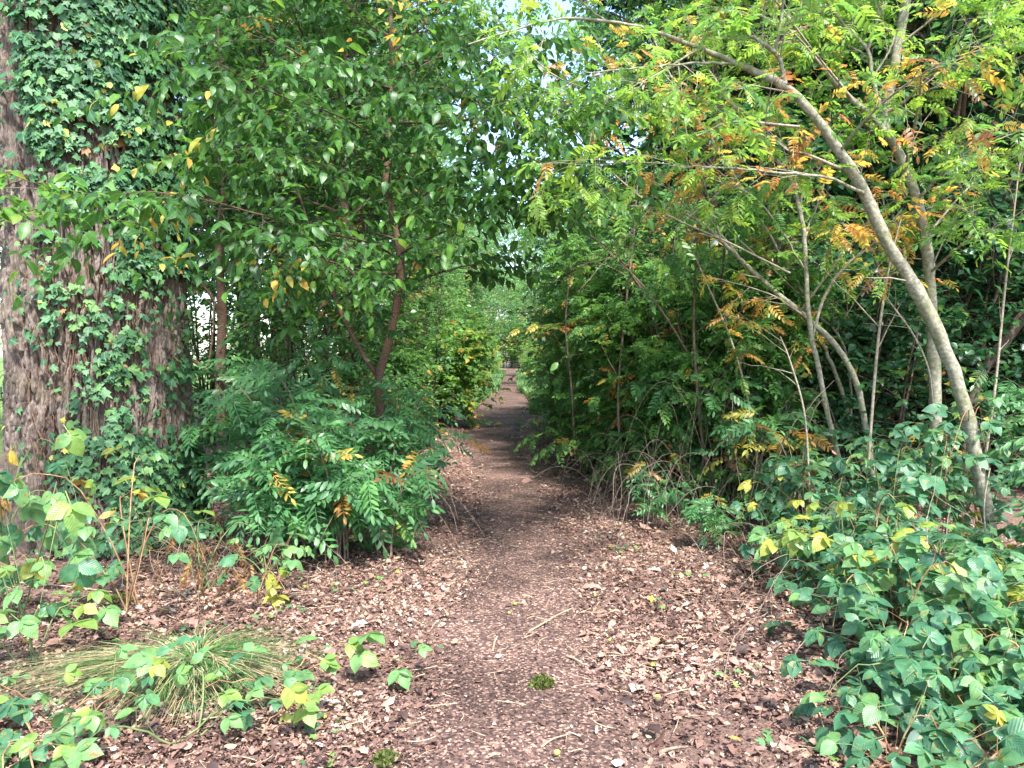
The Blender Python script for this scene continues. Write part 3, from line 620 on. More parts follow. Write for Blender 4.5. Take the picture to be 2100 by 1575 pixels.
rowan('slender grey rowan stem between the bow-shaped stem and the dark evergreen shade, arching left', [
    S([(1790, 1040, 7.2, 14), (1760, 930, 7.2, 14), (1725, 800, 7.2, 13), (1690, 710, 7.2, 12), (1665, 640, 7.2, 11), (1600, 520, 7.2, 10), (1540, 420, 7.2, 9), (1470, 300, 7.2, 8), (1400, 200, 7.2, 6), (1330, 60, 7.2, 5)], 50),
    S([(1745, 880, 7.2, 8), (1742, 760, 7.2, 7), (1715, 680, 7.2, 6), (1660, 640, 7.2, 4)]),
    ], 55, 9, .5, 3, .25, 3, .19, tonef(.36, .13, .2, .8, .08, seed=9), t0=.45)

# ------------------------------------------------------------------ reusable shrubs and trees
def shrub(name, label, cat, seed, H, Rr, nst, n1, n2, nl, lsize, tpls, leafm, tone, bark=M_DTWIG, group=None, droop=.15, planar=.4, L1=None, lean=.5, loc=(0, 0, 0)):
    rng = np.random.default_rng(seed); root = thing(name, label, cat, group, loc=loc); tb = Tubes(); L = Leaves()
    K = 9; s = np.linspace(0, 1, K); az = rng.random(nst) * 6.283; tip = Rr * lean * rng.uniform(.3, 1.1, nst); hh = H * rng.uniform(.65, 1., nst)
    b = rng.normal(0, .12, (nst, 2)) * Rr
    st = np.stack([b[:, :1] + np.cos(az)[:, None] * tip[:, None] * s ** 1.4, b[:, 1:] + np.sin(az)[:, None] * tip[:, None] * s ** 1.4, hh[:, None] * s + 0 * az[:, None] - .05], -1)
    st = st + np.cumsum(rng.normal(0, .02, st.shape), 1) * H * .3; st[:, :, 2] = np.maximum(st[:, :, 2], -.1)
    sr = (H * .006 + .004) * rng.uniform(.6, 1.3, nst)[:, None] * (1.1 - .8 * s)[None]; tb.add(st, sr, 6)
    L1 = L1 or Rr * .75
    a1, b1 = grow(st, sr, n1, rng, .12, 1, L1, .3, 62, 14, 6, droop, .15, .12, .5, .5); tb.add(a1, b1, 4)
    a2, b2 = grow(a1, b1, n2, rng, .15, 1, L1 * .4, .3, 48, 12, 4, droop, planar, 0, .6, .3); tb.add(a2, b2, 3)
    def kp(p): return p[:, 2] > .03
    leaves_on(L, tpls, a2, nl, lsize, rng, tone, .1, keep=kp, nj=.45, down=.2); leaves_on(L, tpls, a1[:, 1:], nl, lsize, rng, tone, .1, keep=kp, nj=.45)
    tb.build('stem', bark, root); L.build('foliage', leafm, root)
    return root
def bigtree(name, label, seed, H, cr, n1, n2, n3, nl, lsize, tpls, leafm, tone, bark, tr=.14, zc=.2, group=None, L1=None, droop=.1, loc=(0, 0, 0)):
    rng = np.random.default_rng(seed); root = thing(name, label, 'tree', group, loc=loc); tb = Tubes(); tw = Tubes(); L = Leaves()
    z = np.linspace(0, 1, 16); p = np.stack([np.cumsum(rng.normal(0, .05, 16)), np.cumsum(rng.normal(0, .05, 16)), z * H], -1); p[0, :2] = 0
    r = tr * (1.05 - z) * (1 + .5 * np.exp(-z * H / .3)); tb.add(p, r, 12)
    a0, b0 = grow(p[None], r[None], n1, rng, zc, 1, cr, .2, 62, 10, 8, .06, 0, .25, .5, .45); tb.add(a0, b0, 6)
    a1, b1 = grow(a0, b0, n2, rng, .2, 1, cr * .45, .3, 48, 12, 6, droop, .4, .05, .6, .4); tw.add(a1, b1, 4)
    a2, b2 = grow(a1, b1, n3, rng, .15, 1, cr * .2, .3, 46, 12, 4, droop, .5, 0, .6, .3); tw.add(a2, b2, 3)
    leaves_on(L, tpls, a2, nl, lsize, rng, tone, .1, nj=.5, down=.25)
    tb.build('trunk', bark, root); tw.build('branch', M_DTWIG, root); L.build('crown', leafm, root)
    return root
def gp(x, y): return (x, y, float(gz(x, y)) - .02)
# kinds
ORD = ['first', 'second', 'third', 'fourth', 'fifth', 'sixth', 'seventh', 'eighth', 'ninth', 'tenth', 'eleventh', 'twelfth', 'thirteenth', 'fourteenth', 'fifteenth', 'sixteenth', 'seventeenth', 'eighteenth', 'nineteenth', 'twentieth', 'twenty-first', 'twenty-second', 'twenty-third', 'twenty-fourth', 'twenty-fifth', 'twenty-sixth', 'twenty-seventh', 'twenty-eighth', 'twenty-ninth', 'thirtieth'] + ['farther'] * 40
protoS = [shrub('leafy_shrub', 'x', 'shrub', 60, 3.4, 1.2, 9, 11, 5, 6, .075, [LOWW, OVATE], M_HEDGE, tonef(.3, .14, .03)),
          shrub('leafy_shrub', 'x', 'shrub', 61, 2.6, 1.0, 10, 11, 5, 4, .14, ROWANLO, M_FAR, tonef(.22, .14, .04, .8)),
          shrub('leafy_shrub', 'x', 'shrub', 62, 4.4, 1.5, 10, 13, 5, 6, .08, [LOWW, OVATE], M_HEDGE, tonef(.25, .13, .02)),
          shrub('leafy_shrub', 'x', 'shrub', 63, 1.3, .8, 10, 8, 4, 5, .075, [LOWW, BROAD], M_HEDGE, tonef(.35, .14, .08))]
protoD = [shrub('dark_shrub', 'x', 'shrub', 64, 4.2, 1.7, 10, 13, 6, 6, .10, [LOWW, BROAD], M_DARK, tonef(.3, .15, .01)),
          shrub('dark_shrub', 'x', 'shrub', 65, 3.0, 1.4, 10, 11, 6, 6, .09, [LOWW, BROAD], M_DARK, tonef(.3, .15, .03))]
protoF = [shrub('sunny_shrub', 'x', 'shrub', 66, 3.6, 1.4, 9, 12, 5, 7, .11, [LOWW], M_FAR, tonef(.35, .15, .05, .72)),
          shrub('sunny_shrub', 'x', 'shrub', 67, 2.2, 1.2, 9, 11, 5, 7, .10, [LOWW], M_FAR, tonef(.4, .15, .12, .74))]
protoT = [bigtree('woodland_tree', 'x', 70, 11, 3.2, 28, 9, 6, 7, .13, LOWW, M_HEDGE, tonef(.35, .15, .01), M_CHBARK, .16, .22),
          bigtree('woodland_tree', 'x', 71, 14, 3.8, 30, 10, 6, 7, .15, LOWW, M_FAR, tonef(.3, .15, .01), M_OAK, .2, .25),
          bigtree('woodland_tree', 'x', 72, 8, 2.5, 24, 9, 6, 7, .10, LOWW, M_HEDGE, tonef(.3, .14, .02), M_CHBARK, .11, .15),
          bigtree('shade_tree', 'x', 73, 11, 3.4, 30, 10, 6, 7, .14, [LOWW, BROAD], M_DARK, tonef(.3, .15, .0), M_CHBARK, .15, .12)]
used = set()
def place(proto, x, y, rz, s, label, group):
    if proto.name not in used:
        used.add(proto.name); proto.location = gp(x, y); proto.rotation_euler = (0, 0, rz); proto.scale = (s,) * 3; proto['label'] = label; proto['group'] = group; return proto
    return dup(proto, gp(x, y), rz, s, label, group)
rg = np.random.default_rng(99)
# left edge of the path, going away
LS = [(-2.3, 8.6, 0, .8), (-1.75, 10.4, 3, 1.0), (-2.5, 11.2, 0, 1.0), (-1.9, 12.6, 1, .8), (-1.75, 14.4, 0, .85), (-1.55, 16.4, 3, 1.3), (-1.9, 17.2, 1, 1.0), (-2.7, 15.2, 2, .9), (-2.3, 18.8, 0, 1.05), (-2.9, 21.5, 2, .9), (-2.1, 23.5, 3, 1.1)]
for k, (x, y, v, s) in enumerate(LS): place(protoS[v] if y < 15 else protoF[v % 2], x, y, rg.random() * 6, s * (1 if y < 15 else .9), f'green leafy shrub, {ORD[k]} back along the left edge of the path behind the cherry', 'shrubs along the left of the path')
RS = [(2.15, 7.6, 3, 1.0), (1.95, 8.8, 1, 1.0), (2.7, 9.0, 2, .75), (1.7, 10.4, 3, 1.2), (1.85, 11.4, 0, .9), (2.7, 11.0, 2, .9), (1.45, 12.9, 1, .9), (1.55, 14.4, 0, 1.0), (2.3, 15.2, 2, .8), (1.35, 16.8, 3, 1.2), (1.75, 18.2, 0, .8), (2.2, 21, 0, .8), (1.75, 23.5, 1, 1.0)]
for k, (x, y, v, s) in enumerate(RS): place(protoS[v], x, y, rg.random() * 6, s, f'dense green shrub, {ORD[k]} back along the right edge of the path', 'shrubs along the right of the path')
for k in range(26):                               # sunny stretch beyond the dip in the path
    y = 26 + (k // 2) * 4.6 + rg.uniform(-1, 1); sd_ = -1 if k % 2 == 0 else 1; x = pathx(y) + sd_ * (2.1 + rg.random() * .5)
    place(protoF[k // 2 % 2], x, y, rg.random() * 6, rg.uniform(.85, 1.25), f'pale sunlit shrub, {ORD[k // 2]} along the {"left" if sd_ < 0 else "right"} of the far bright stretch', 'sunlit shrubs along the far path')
DS = [(3.6, 8.6, 1), (4.6, 8.2, 0), (5.8, 8.6, 1), (3.9, 10.4, 0), (5.4, 10.6, 0), (7.0, 10.4, 0), (3.0, 13.0, 0), (4.8, 13.5, 0), (7.2, 13.8, 0), (9.2, 12.8, 0), (3.6, 16.8, 0), (6, 17.5, 0), (9, 17.5, 0), (12, 16, 0), (6.9, 8.0, 1), (3.4, 7.4, 1)]
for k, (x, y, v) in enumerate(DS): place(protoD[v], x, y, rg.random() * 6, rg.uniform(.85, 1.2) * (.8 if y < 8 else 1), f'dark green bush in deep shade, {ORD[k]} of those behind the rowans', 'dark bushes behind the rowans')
TS = [(-2.9, 13.8, 0, .9), (-4.6, 10.2, 2, .9), (-4.3, 24, 0, 1), (-3.9, 19.5, 0, 1.0), (-5.5, 31, 1, .9), (-5.8, 38, 0, 1.1), (-6, 46, 1, 1), (-5.2, 56, 0, 1.2), (-5.5, 68, 1, 1.1), (-4.6, 86, 1, 1.1), (-6.8, 12.5, 2, 1.0), (-9.5, 20, 1, .8)]
for k, (x, y, v, s) in enumerate(TS): place(protoT[v], x, y, rg.random() * 6, s, f'tall green tree, {ORD[k]} back in the row left of the path', 'trees left of the path')
TR = [(3.8, 12, 0, 1), (5.2, 17.5, 0, .8), (6.5, 12.5, 0, 1.1), (8.5, 15, 1, 1), (8, 20, 1, 1), (4.9, 24, 1, .95), (9.5, 23, 1, 1), (5.6, 31, 0, 1.15), (8.5, 32, 1, 1), (6.0, 40, 1, 1), (5.8, 52, 0, 1.2), (5.0, 66, 1, 1.1), (4.9, 84, 1, 1.1), (13, 20, 1, 1), (13, 30, 1, 1.1), (5.6, 9.6, 2, 1.0), (11.5, 12.5, 0, 1.0)]
for k, (x, y, v, s) in enumerate(TR): place(protoT[v], x + (3.5 if y >= 24 else 0), y, rg.random() * 6, s, f'tall woodland tree, {ORD[k]} back among those right of the path', 'trees right of the path')
for k, (x, y, s) in enumerate([(-2.5, 110, 1.5), (3.2, 106, 1.45), (.3, 118, 1.75), (-6, 122, 1.5), (8, 124, 1.5), (-1.6, 98, .8), (2.0, 99, .8)]):
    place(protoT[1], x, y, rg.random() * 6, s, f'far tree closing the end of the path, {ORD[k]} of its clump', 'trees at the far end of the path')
for k in range(16):
    x = -330 + k * 20 + rg.uniform(-5, 5); y = 330 - abs(k - 8) * 4 + rg.uniform(-12, 12)
    place(protoT[1], x, y, rg.random() * 6, rg.uniform(1., 1.5), 'distant tree in the row across the meadow', 'trees across the meadow')

# ------------------------------------------------------------------ more trees of the setting
for k, (x, y, v, s) in enumerate([(-2.5, 11.2, 2, 1.0), (-2.8, 16.6, 2, .9), (-4.0, 40, 2, 1.0), (-3.4, 61, 2, 1.2), (-3.0, 80, 0, .9)]):
    place(protoT[v], x, y, rg.random() * 6, s, f'slim tree arching over the path from the left, {ORD[k]} going away', 'trees arching over the path from the left')
for k, (x, y, v, s) in enumerate([(2.9, 10.6, 2, 1.0), (2.5, 14.4, 2, 1.1), (5.4, 22, 2, .9), (4.6, 46, 2, .9), (4.2, 66, 2, 1.0), (.4, 104, 0, 1.0)]):
    place(protoT[v], x, y, rg.random() * 6, s, f'slim tree arching over the path from the right, {ORD[k]} going away', 'trees arching over the path from the right')
tree_from_stems('dark_tree', 'dark-stemmed broad-leaved tree in shade just right of the oak trunk', 'tree', [
    S([(455, 900, 8.6, 30), (452, 780, 8.6, 28), (455, 640, 8.6, 26), (450, 500, 8.6, 22), (458, 380, 8.6, 16), (440, 280, 8.6, 12), (455, 150, 8.6, 9), (440, 0, 8.6, 6)], 40),
    S([(452, 380, 8.6, 9), (490, 330, 8.5, 8), (560, 290, 8.3, 6), (640, 240, 8, 4)]), S([(452, 640, 8.6, 10), (420, 590, 8.5, 8), (380, 560, 8.4, 6)]),
    S([(455, 560, 8.6, 9), (520, 480, 8.4, 7), (600, 430, 8.2, 4)]), S([(452, 700, 8.6, 8), (540, 650, 8.4, 6), (640, 620, 8.2, 4)]),
    S([(450, 290, 8.6, 8), (420, 200, 8.4, 6), (380, 60, 8.2, 4)]), S([(450, 260, 8.6, 8), (520, 160, 8.3, 6), (600, 40, 8, 4)])],
    M_CHBARK, M_CHERRY, [OVATE, OVATE2], 77, 9, .8, 5, .4, 6, .10, tonef(.25, .12, .02), planar=.6, droop=.2, twig=M_DTWIG, t0=.35)
tree_from_stems('dead_branch', 'bare dark branch slanting down to the right from behind the oak', 'branch', [
    S([(385, 735, 7.4, 10), (420, 755, 7.4, 14), (455, 790, 7.4, 15), (490, 860, 7.4, 16), (530, 960, 7.4, 17)], 20),
    S([(425, 760, 7.4, 6), (436, 690, 7.4, 6), (440, 610, 7.4, 4)])], M_CHBARK, M_DARK, [OVATE], 78, 2, .4, 2, .2, 1, .07, tonef(.3, .1, .2, .85))
tree_from_stems('hornbeam', 'pale green leafy sprays reaching in from the left edge across the oak bark', 'tree', [
    S([(-260, 1300, 4.5, 30), (-230, 1000, 4.5, 28), (-190, 700, 4.5, 24), (-150, 450, 4.5, 18), (-130, 200, 4.5, 12)], 30),
    S([(-190, 620, 4.5, 10), (-100, 480, 4.5, 8), (-20, 400, 4.45, 6), (60, 362, 4.4, 3)]), S([(-180, 600, 4.5, 10), (-90, 510, 4.4, 7), (0, 455, 4.3, 5), (70, 430, 4.2, 3)])],
    M_CHBARK, M_CHERRY, [OVATE], 79, 6, .35, 2, .2, 5, .07, tonef(.5, .06, .03, green_hi=.6), planar=.9, droop=.15, t0=.45)

# ------------------------------------------------------------------ rowan saplings left of the path
def sapling(label, x, y, H, seed, nst=5, lean=.8, ls=.27, tone=None, tpls=ROWAN, mat=None, face=(.05, -.45, 1)):
    rng = np.random.default_rng(seed); root = thing('rowan_sapling', label, 'sapling', 'rowan saplings beside the path', loc=gp(x, y)); tb = Tubes(); L = Leaves()
    K = 10; s = np.linspace(0, 1, K); az = rng.random(nst) * 6.283; hh = H * rng.uniform(.6, 1.05, nst); tp = lean * H * rng.uniform(.15, .75, nst)
    st = np.stack([np.cos(az)[:, None] * tp[:, None] * s ** 1.8, np.sin(az)[:, None] * tp[:, None] * s ** 1.8, hh[:, None] * (s - .22 * s ** 3) / .78], -1) + rng.normal(0, .05, (nst, 1, 3)) * [1, 1, 0]
    sr = .007 * (1.15 - .85 * s)[None] * rng.uniform(.7, 1.2, nst)[:, None]; tb.add(st, sr, 5)
    a, b = grow(st, sr, 4, rng, .25, .95, .45 * H / 1.3, .3, 55, 12, 6, .25, .2, .15, .6, .3); tb.add(a, b, 4)
    tone = tone or tonef(.32, .12, .03, .82)
    kp = lambda p: p[:, 2] > .05
    leaves_on(L, tpls, st[:, 2:], 6, ls, rng, tone, .1, .8, .35, .25, .15, .3, face, kp); leaves_on(L, tpls, a, 4, ls, rng, tone, .15, .75, .5, .25, .15, .3, face, kp)
    tb.build('stem', M_TWIG, root); L.build('foliage', mat or M_ROWANB, root); return root
for k, (x, y, H, nst, lb) in enumerate([(-2.05, 6.2, 1.25, 5, 'rowan sapling hugging the right side of the oak, long feathery leaves'), (-1.55, 6.0, 1.45, 6, 'tallest of the feathery-leaved rowan saplings, in the middle of the clump left of the path'),
        (-1.25, 5.6, 1.05, 6, 'feathery rowan sapling nearest the path at the front right of the left clump'), (-1.75, 5.4, .85, 5, 'low feathery rowan sapling at the front of the clump, leaves almost on the litter'),
        (-1.05, 6.5, 1.3, 5, 'feathery rowan sapling under the leaning dark cherry stem'), (-1.35, 7.1, 1.55, 5, 'rowan sapling behind the clump, reaching up beside the cherry fork'), (-2.3, 7.0, 1.5, 5, 'rowan sapling in shade behind the clump beside the oak'),
        (-.95, 5.75, .7, 4, 'small rowan sapling leaning onto the leaf-strewn path edge')]):
    sapling(lb, x, y, H, 200 + k, nst)
for k, (x, y, H, lb) in enumerate([(3.45, 4.6, .9, 'rowan sapling with broad green leaves at the right edge before the leaning stem'), (2.6, 4.6, .5, 'rowan sapling in front of the foot of the leaning grey stem'), (3.9, 5.2, 1.7, 'tall rowan sapling at the right edge behind the leaning stem'),
        (1.55, 5.9, .45, 'tiny ferny sapling on the litter right of the path'), (1.25, 6.9, .6, 'small dark sapling at the foot of the right-hand shrubs'), (2.2, 6.4, 1.1, 'rowan sapling with yellowing leaves at the foot of the bow-shaped stem'), (1.95, 7.0, 1.5, 'rowan sapling with tawny drying leaves left of the thin rowan stems')]):
    sapling(lb, x, y, H, 230 + k, 4 if H > .7 else 3, .6, .24 if H > .7 else .16, tonef(.3, .12, .22 if 'yellow' in lb or 'tawny' in lb else .03, .76), ROWAN, None, (0, -.4, 1))

# ------------------------------------------------------------------ brambles
def bramble(label, x, y, seed, n=6, Lc=1.0, h=.5, ls=.16, tone=None, tpls=BRAM, group='brambles', dens=9, az0=None, spread=6.283, mat=None, cane=None, droopl=.2, name='bramble_bush'):
    rng = np.random.default_rng(seed); root = thing(name, label, 'bramble', group, loc=gp(x, y)); tb = Tubes(); L = Leaves(); K = 12; s = np.linspace(0, 1, K)
    az = rng.uniform(0, 6.283, n) if az0 is None else az0 + rng.uniform(-spread / 2, spread / 2, n); LL = Lc * rng.uniform(.5, 1.1, n); hh = h * rng.uniform(.5, 1.1, n)
    az = az[:, None] + rng.normal(0, .5, (n, 1)) * s[None]
    r = LL[:, None] * s; st = np.stack([np.cos(az) * r, np.sin(az) * r, hh[:, None] * (4 * s * (1 - s) * .75 + .55 * s)], -1) + rng.normal(0, .04, (n, 1, 3)) * [1, 1, 0]
    st[:, :, 2] += np.cumsum(rng.normal(0, .012, (n, K)), 1); st[:, :, 2] = np.maximum(st[:, :, 2], .015)
    sr = .0042 * (1.2 - .8 * s)[None] * rng.uniform(.7, 1.2, n)[:, None]; tb.add(st, sr, 5)
    tone = tone or tonef(.3, .12, .05, .72, .06)
    kp = lambda p: p[:, 2] > .03
    # leaf stalks carry each leaf away from its cane
    a, b = grow(st, sr, dens, rng, .08, 1.0, .10, .3, 60, 15, 3, .05, .3, .45, .5, 0); tb.add(a, b, 3)
    d = nrm(a[:, -1] - a[:, 0]); p = a[:, -1]; m = kp(p); p = p[m]; d = d[m] * [1, 1, .3]; N_ = len(p)
    L.add(tpls, p, d - UP * droopl + rng.normal(0, .15, (N_, 3)), UP + np.array([0, -.35, 0]) + rng.normal(0, .25, (N_, 3)), ls * np.exp(rng.normal(0, .18, N_)), tone(p + np.array([x, y, 0]), rng), rng)
    tb.build('cane', cane or (M_CANE if seed % 2 else M_GCANE), root); L.build('foliage', mat or M_BRAM, root); return root
where = [(1.50, 3.15, 'at the bottom edge, its leaves just touching the pinkish litter'), (1.85, 2.95, 'in the bottom right corner with pale new leaves'), (2.2, 3.1, 'filling the bottom right corner by the frame edge'), (1.55, 3.6, 'creeping toward the path with dark three-part leaves'),
    (1.95, 3.6, 'behind the bottom right corner, deep green'), (2.4, 3.7, 'at the right edge with drooping leaf tips'), (1.45, 4.15, 'nearest the path in the middle of the bramble patch'), (1.8, 4.1, 'carrying pale yellow-green leaves in the patch'),
    (2.2, 4.2, 'in the middle right of the patch'), (2.65, 4.25, 'beside the foot of the leaning stem'), (1.75, 4.6, 'with bright yellow leaves at the top of its mound'), (1.95, 4.8, 'behind the yellow-leaved one'), (2.35, 4.9, 'just left of the leaning stem base'),
    (1.95, 5.5, 'below the thin rowan stems'), (2.4, 5.5, 'between the thin and the upright rowan stems'), (2.9, 5.5, 'at the foot of the upright rowan stem'), (3.3, 4.9, 'behind the leaning stem at the right edge'), (2.15, 6.1, 'in shade behind the patch'), (2.8, 6.3, 'in deep shade behind the upright stem'), (3.4, 6.0, 'in shade at the right edge')]
for k, (x, y, lb) in enumerate(where):
    far = y > 4.4; x += .3
    tn = tonef(.48, .1, .3, .65, .02) if 'yellow' in lb and 'behind' not in lb else (tonef(.45, .1, .02, .66) if 'pale' in lb else tonef(.28, .13, .02, .68, .05))
    bramble('bramble ' + lb, x, y, 300 + k, 7, .5 if not far else .6, ((.36 if not far else .46) + (.25 if y > 5.3 else 0)) * (.75 + .22 * (k % 4)), .145, tn, BRAM, 'brambles on the right', 11)
for k, (x, y, n, Lc, h, ls, tn, lb) in enumerate([
        (-2.75, 4.25, 6, .8, .95, .17, tonef(.4, .12, .3, .72, .08), 'tall bramble in front of the oak foot, green and withered tan leaves mixed'), (-2.25, 4.5, 6, .8, .8, .16, tonef(.42, .12, .12, .7, .06), 'bramble with light green toothed leaves against the oak bark'),
        (-3.05, 4.4, 5, .9, 1.1, .17, tonef(.5, .08, .5, .84, .08), 'bramble cane at the left edge with drooping withered leaves'), (-1.55, 4.7, 4, .5, .4, .13, tonef(.42, .1, .1, .66, .03), 'small bramble with spotted leaves in front of the feathery saplings'),
        (-2.0, 4.9, 6, .6, .4, .12, tonef(.5, .1, .8, .92, .05), 'withered brown bramble leaves hanging at the oak foot'), (-1.7, 2.75, 6, .6, .2, .12, tonef(.36, .12, .01, .64, .02), 'bramble at the bottom edge just left of the grass tuft'),
        (-1.25, 2.95, 5, .5, .18, .12, tonef(.4, .12, .01, .64, .02), 'bramble trailing over the front of the grass tuft'), (-.95, 3.3, 4, .55, .15, .10, tonef(.42, .1, .01, .64, .02), 'thin bramble shoot creeping right of the grass tuft'),
        (-2.3, 3.6, 4, .4, .4, .13, tonef(.45, .1, .08, .66, .03), 'lone upright bramble shoot standing in the litter below the oak'), (-2.05, 2.9, 5, .5, .22, .11, tonef(.45, .12, .15, .75, .08), 'bramble in the bottom left corner with a few red berries')]):
    bramble(lb, x, y, 340 + k, n, Lc, h, ls, tn, BRAM if 'withered brown' not in lb else WILT, 'brambles on the left', 6, droopl=.2 if 'wither' not in lb else .8)

# ------------------------------------------------------------------ ivy sprigs and seedlings in the litter
def sprig(label, x, y, seed, n, rad, ls, tpls, mat, tone, h=.06, name='ivy_sprig', cat='seedling', group='small ivy sprigs in the litter'):
    rng = np.random.default_rng(seed); root = thing(name, label, cat, group, loc=gp(x, y)); tb = Tubes(); L = Leaves()
    st = rng.normal(0, .25 * rad, (n, 3)) * [1, 1, 0]; p = st * 2.2 + UP * h * rng.uniform(.5, 1.3, (n, 1)) + rng.normal(0, rad * .25, (n, 3)) * [1, 1, 0]
    s = np.linspace(0, 1, 4)[None, :, None]; c = st[:, None] * (1 - s) + p[:, None] * s; tb.add(c, np.full((n, 4), .0014), 3)
    L.add(tpls, p, (p - st) * [1, 1, .2] + rng.normal(0, .03, (n, 3)), UP + [0, -.3, 0] + rng.normal(0, .25, (n, 3)), ls * rng.uniform(.7, 1.25, n), tone(p, rng), rng)
    tb.build('stem', M_TWIG, root); L.build('foliage', mat, root)
r2 = np.random.default_rng(17)
spots = [(-2.6, 3.9), (-2.1, 4.2), (-1.9, 3.7), (-1.6, 4.1), (-1.3, 4.4), (-2.3, 3.3), (-1.75, 3.35), (-2.5, 3.0), (-1.0, 3.75), (-.75, 2.85), (-.8, 3.1), (-1.1, 4.9), (-2.75, 4.6), (-1.45, 3.7), (-2.9, 3.6), (-2.0, 3.1), (-.6, 4.0), (1.05, 3.6), (.95, 4.6), (1.2, 5.2), (1.1, 2.9), (-1.4, 5.0), (-.9, 5.2), (.9, 6.0)]
for k, (x, y) in enumerate(spots):
    sprig('small ivy sprig growing out of the fallen leaves ' + ('between the path and the brambles' if x > 0 else 'between the path and the grass tuft' if y < 3.5 else 'between the oak and the path'), x, y, 500 + k, int(r2.integers(5, 12)), .13, .055, IVY, M_IVY, tonef(.4, .12, .08, .7), .05)

# ------------------------------------------------------------------ grass tuft
def tuft():
    rng = np.random.default_rng(44); g = G(395, 1400); root = thing('grass_tuft', 'large tuft of long grass flopped outward over the litter, green and straw coloured', 'grass tuft', loc=tuple(g))
    for nm_, N_, tr in (('blade', 760, (.3, .2)), ('straw', 400, (.76, .1))):
        az = rng.uniform(0, 6.283, N_); az = np.where(rng.random(N_) < .6, rng.normal(-1.0, .75, N_), az); az = np.where(rng.random(N_) < (.15 if nm_ == 'blade' else .3), rng.normal(3.35, .16, N_), az)
        LL = rng.uniform(.28, .66, N_) * np.where(np.abs(az - 3.35) < .4, 1.5, 1); K = 6; s = np.linspace(0, 1, K); h = rng.uniform(.015, .075, N_)
        d = np.stack([np.cos(az), np.sin(az), 0 * az], -1); sd_ = np.stack([-np.sin(az), np.cos(az), 0 * az], -1); bend = rng.normal(0, .25, N_)
        p = d[:, None] * (LL[:, None] * s)[..., None] + sd_[:, None] * (bend * LL)[:, None, None] * (s ** 2)[None, :, None] + rng.normal(0, .035, (N_, 1, 3)) * [1, 1, .1]
        p[:, :, 2] = h[:, None] * 4 * (s * (1 - s))[None] * 1.2 + .012 + .02 * rng.random((N_, 1)) + .02
        wv = .0028 * (1 - .85 * s)[None, :, None] * rng.uniform(.7, 1.3, (N_, 1, 1)); A_ = p - sd_[:, None] * wv; B_ = p + sd_[:, None] * wv
        V = np.stack([A_, B_], 2).reshape(-1, 3); b0 = (np.arange(N_) * K * 2)[:, None] + (np.arange(K - 1) * 2)[None]
        F = np.stack([b0, b0 + 1, b0 + 3, b0 + 2], -1).reshape(-1, 4); tn = np.repeat(np.clip(rng.normal(*tr, N_), 0, 1), K - 1)
        mesh_obj(nm_, V, [F], M_GRASS, root, tn, np.full((F.size, 2), .3))
tuft()
def grass_strip():
    rng = np.random.default_rng(45); N_ = 26000; y = 20 * (70 / 20) ** rng.random(N_); sg = rng.choice([-1, 1], N_); x = pathx(y) + sg * (np.interp(y, PY, PW) * .9 + np.abs(rng.normal(0, .45, N_)))
    m = (y > 25) | (sg > 0) | (rng.random(N_) < .15); x, y = x[m], y[m]; N_ = len(x); az = rng.random(N_) * 6.283; h = rng.uniform(.12, .4, N_); w_ = .006 + .0004 * y
    b = np.stack([x, y, gz(x, y)], -1); d = np.stack([np.cos(az), np.sin(az), 0 * az], -1); t = b + UP * h[:, None] + d * (h * .5)[:, None]; md = b + UP * (h * .6)[:, None] + d * (h * .15)[:, None]
    sd_ = np.stack([-np.sin(az), np.cos(az), 0 * az], -1) * w_[:, None]; V = np.stack([b - sd_, b + sd_, md + sd_ * .8, md - sd_ * .8, t], 1).reshape(-1, 3); o = np.arange(N_) * 5
    tn = np.clip(rng.normal(.42, .12, N_), 0, .6)
    g = mesh_obj('grass', V, [np.stack([o + 3, o + 2, o + 4], -1), np.stack([o, o + 1, o + 2, o + 3], -1)], M_GRASS, None, np.concatenate([tn, tn]), np.full((N_ * 7, 2), .3))
    tag(g, 'fresh green grass along both edges of the far sunny stretch of path', 'grass', kind='stuff')
grass_strip()
# ------------------------------------------------------------------ sticks, acorns, moss
M_ACORN = plain('acorn_green', (.35, .42, .06), .4, .5); M_MOSS = leaf_mat('moss_leaf', GR((.035, .055, .015), (.07, .095, .02), (.14, .16, .04)), .3, .6, .3)
def acorn(px, py, sz, lb):
    g = G(px, py); rng = np.random.default_rng(int(px)); s = np.linspace(0, 1, 9); rr = sz * .36 * np.sqrt(np.clip(1 - (2 * s - 1) ** 2, 0, 1)) * (1.05 - .15 * s) + .0004
    a = rng.random() * 6.283; d = np.array([math.cos(a), math.sin(a), .1]); root = thing('acorn', lb, 'acorn', 'green acorns on the path', loc=(g[0], g[1], g[2] + sz * .36 + .018)); t = Tubes()
    t.add(d * (s[:, None] - .5) * sz, rr, 10); t.build('nut', M_ACORN, root); t = Tubes(); t.add(d * (np.linspace(-.53, -.28, 5)[:, None]) * sz, sz * np.array([.12, .3, .38, .4, .38]), 10); t.build('cup', M_TWIG, root)
for px, py, sz, lb in [(1056, 1247, .028, 'green acorn lying on the middle of the path'), (1044, 1265, .02, 'pale small acorn just below the middle one'), (917, 1270, .026, 'yellow-green acorn on the left side of the path'), (1221, 1230, .026, 'green acorn on the right side of the path by the shrub shade'),
        (1349, 1448, .04, 'large green acorn in the litter right of the path'), (1142, 1558, .03, 'yellow-green acorn at the bottom of the path'), (1338, 1378, .03, 'yellow acorn among pale leaves right of the path'), (1250, 1322, .02, 'tiny green acorn in the litter between path and brambles')]: acorn(px, py, sz, lb)
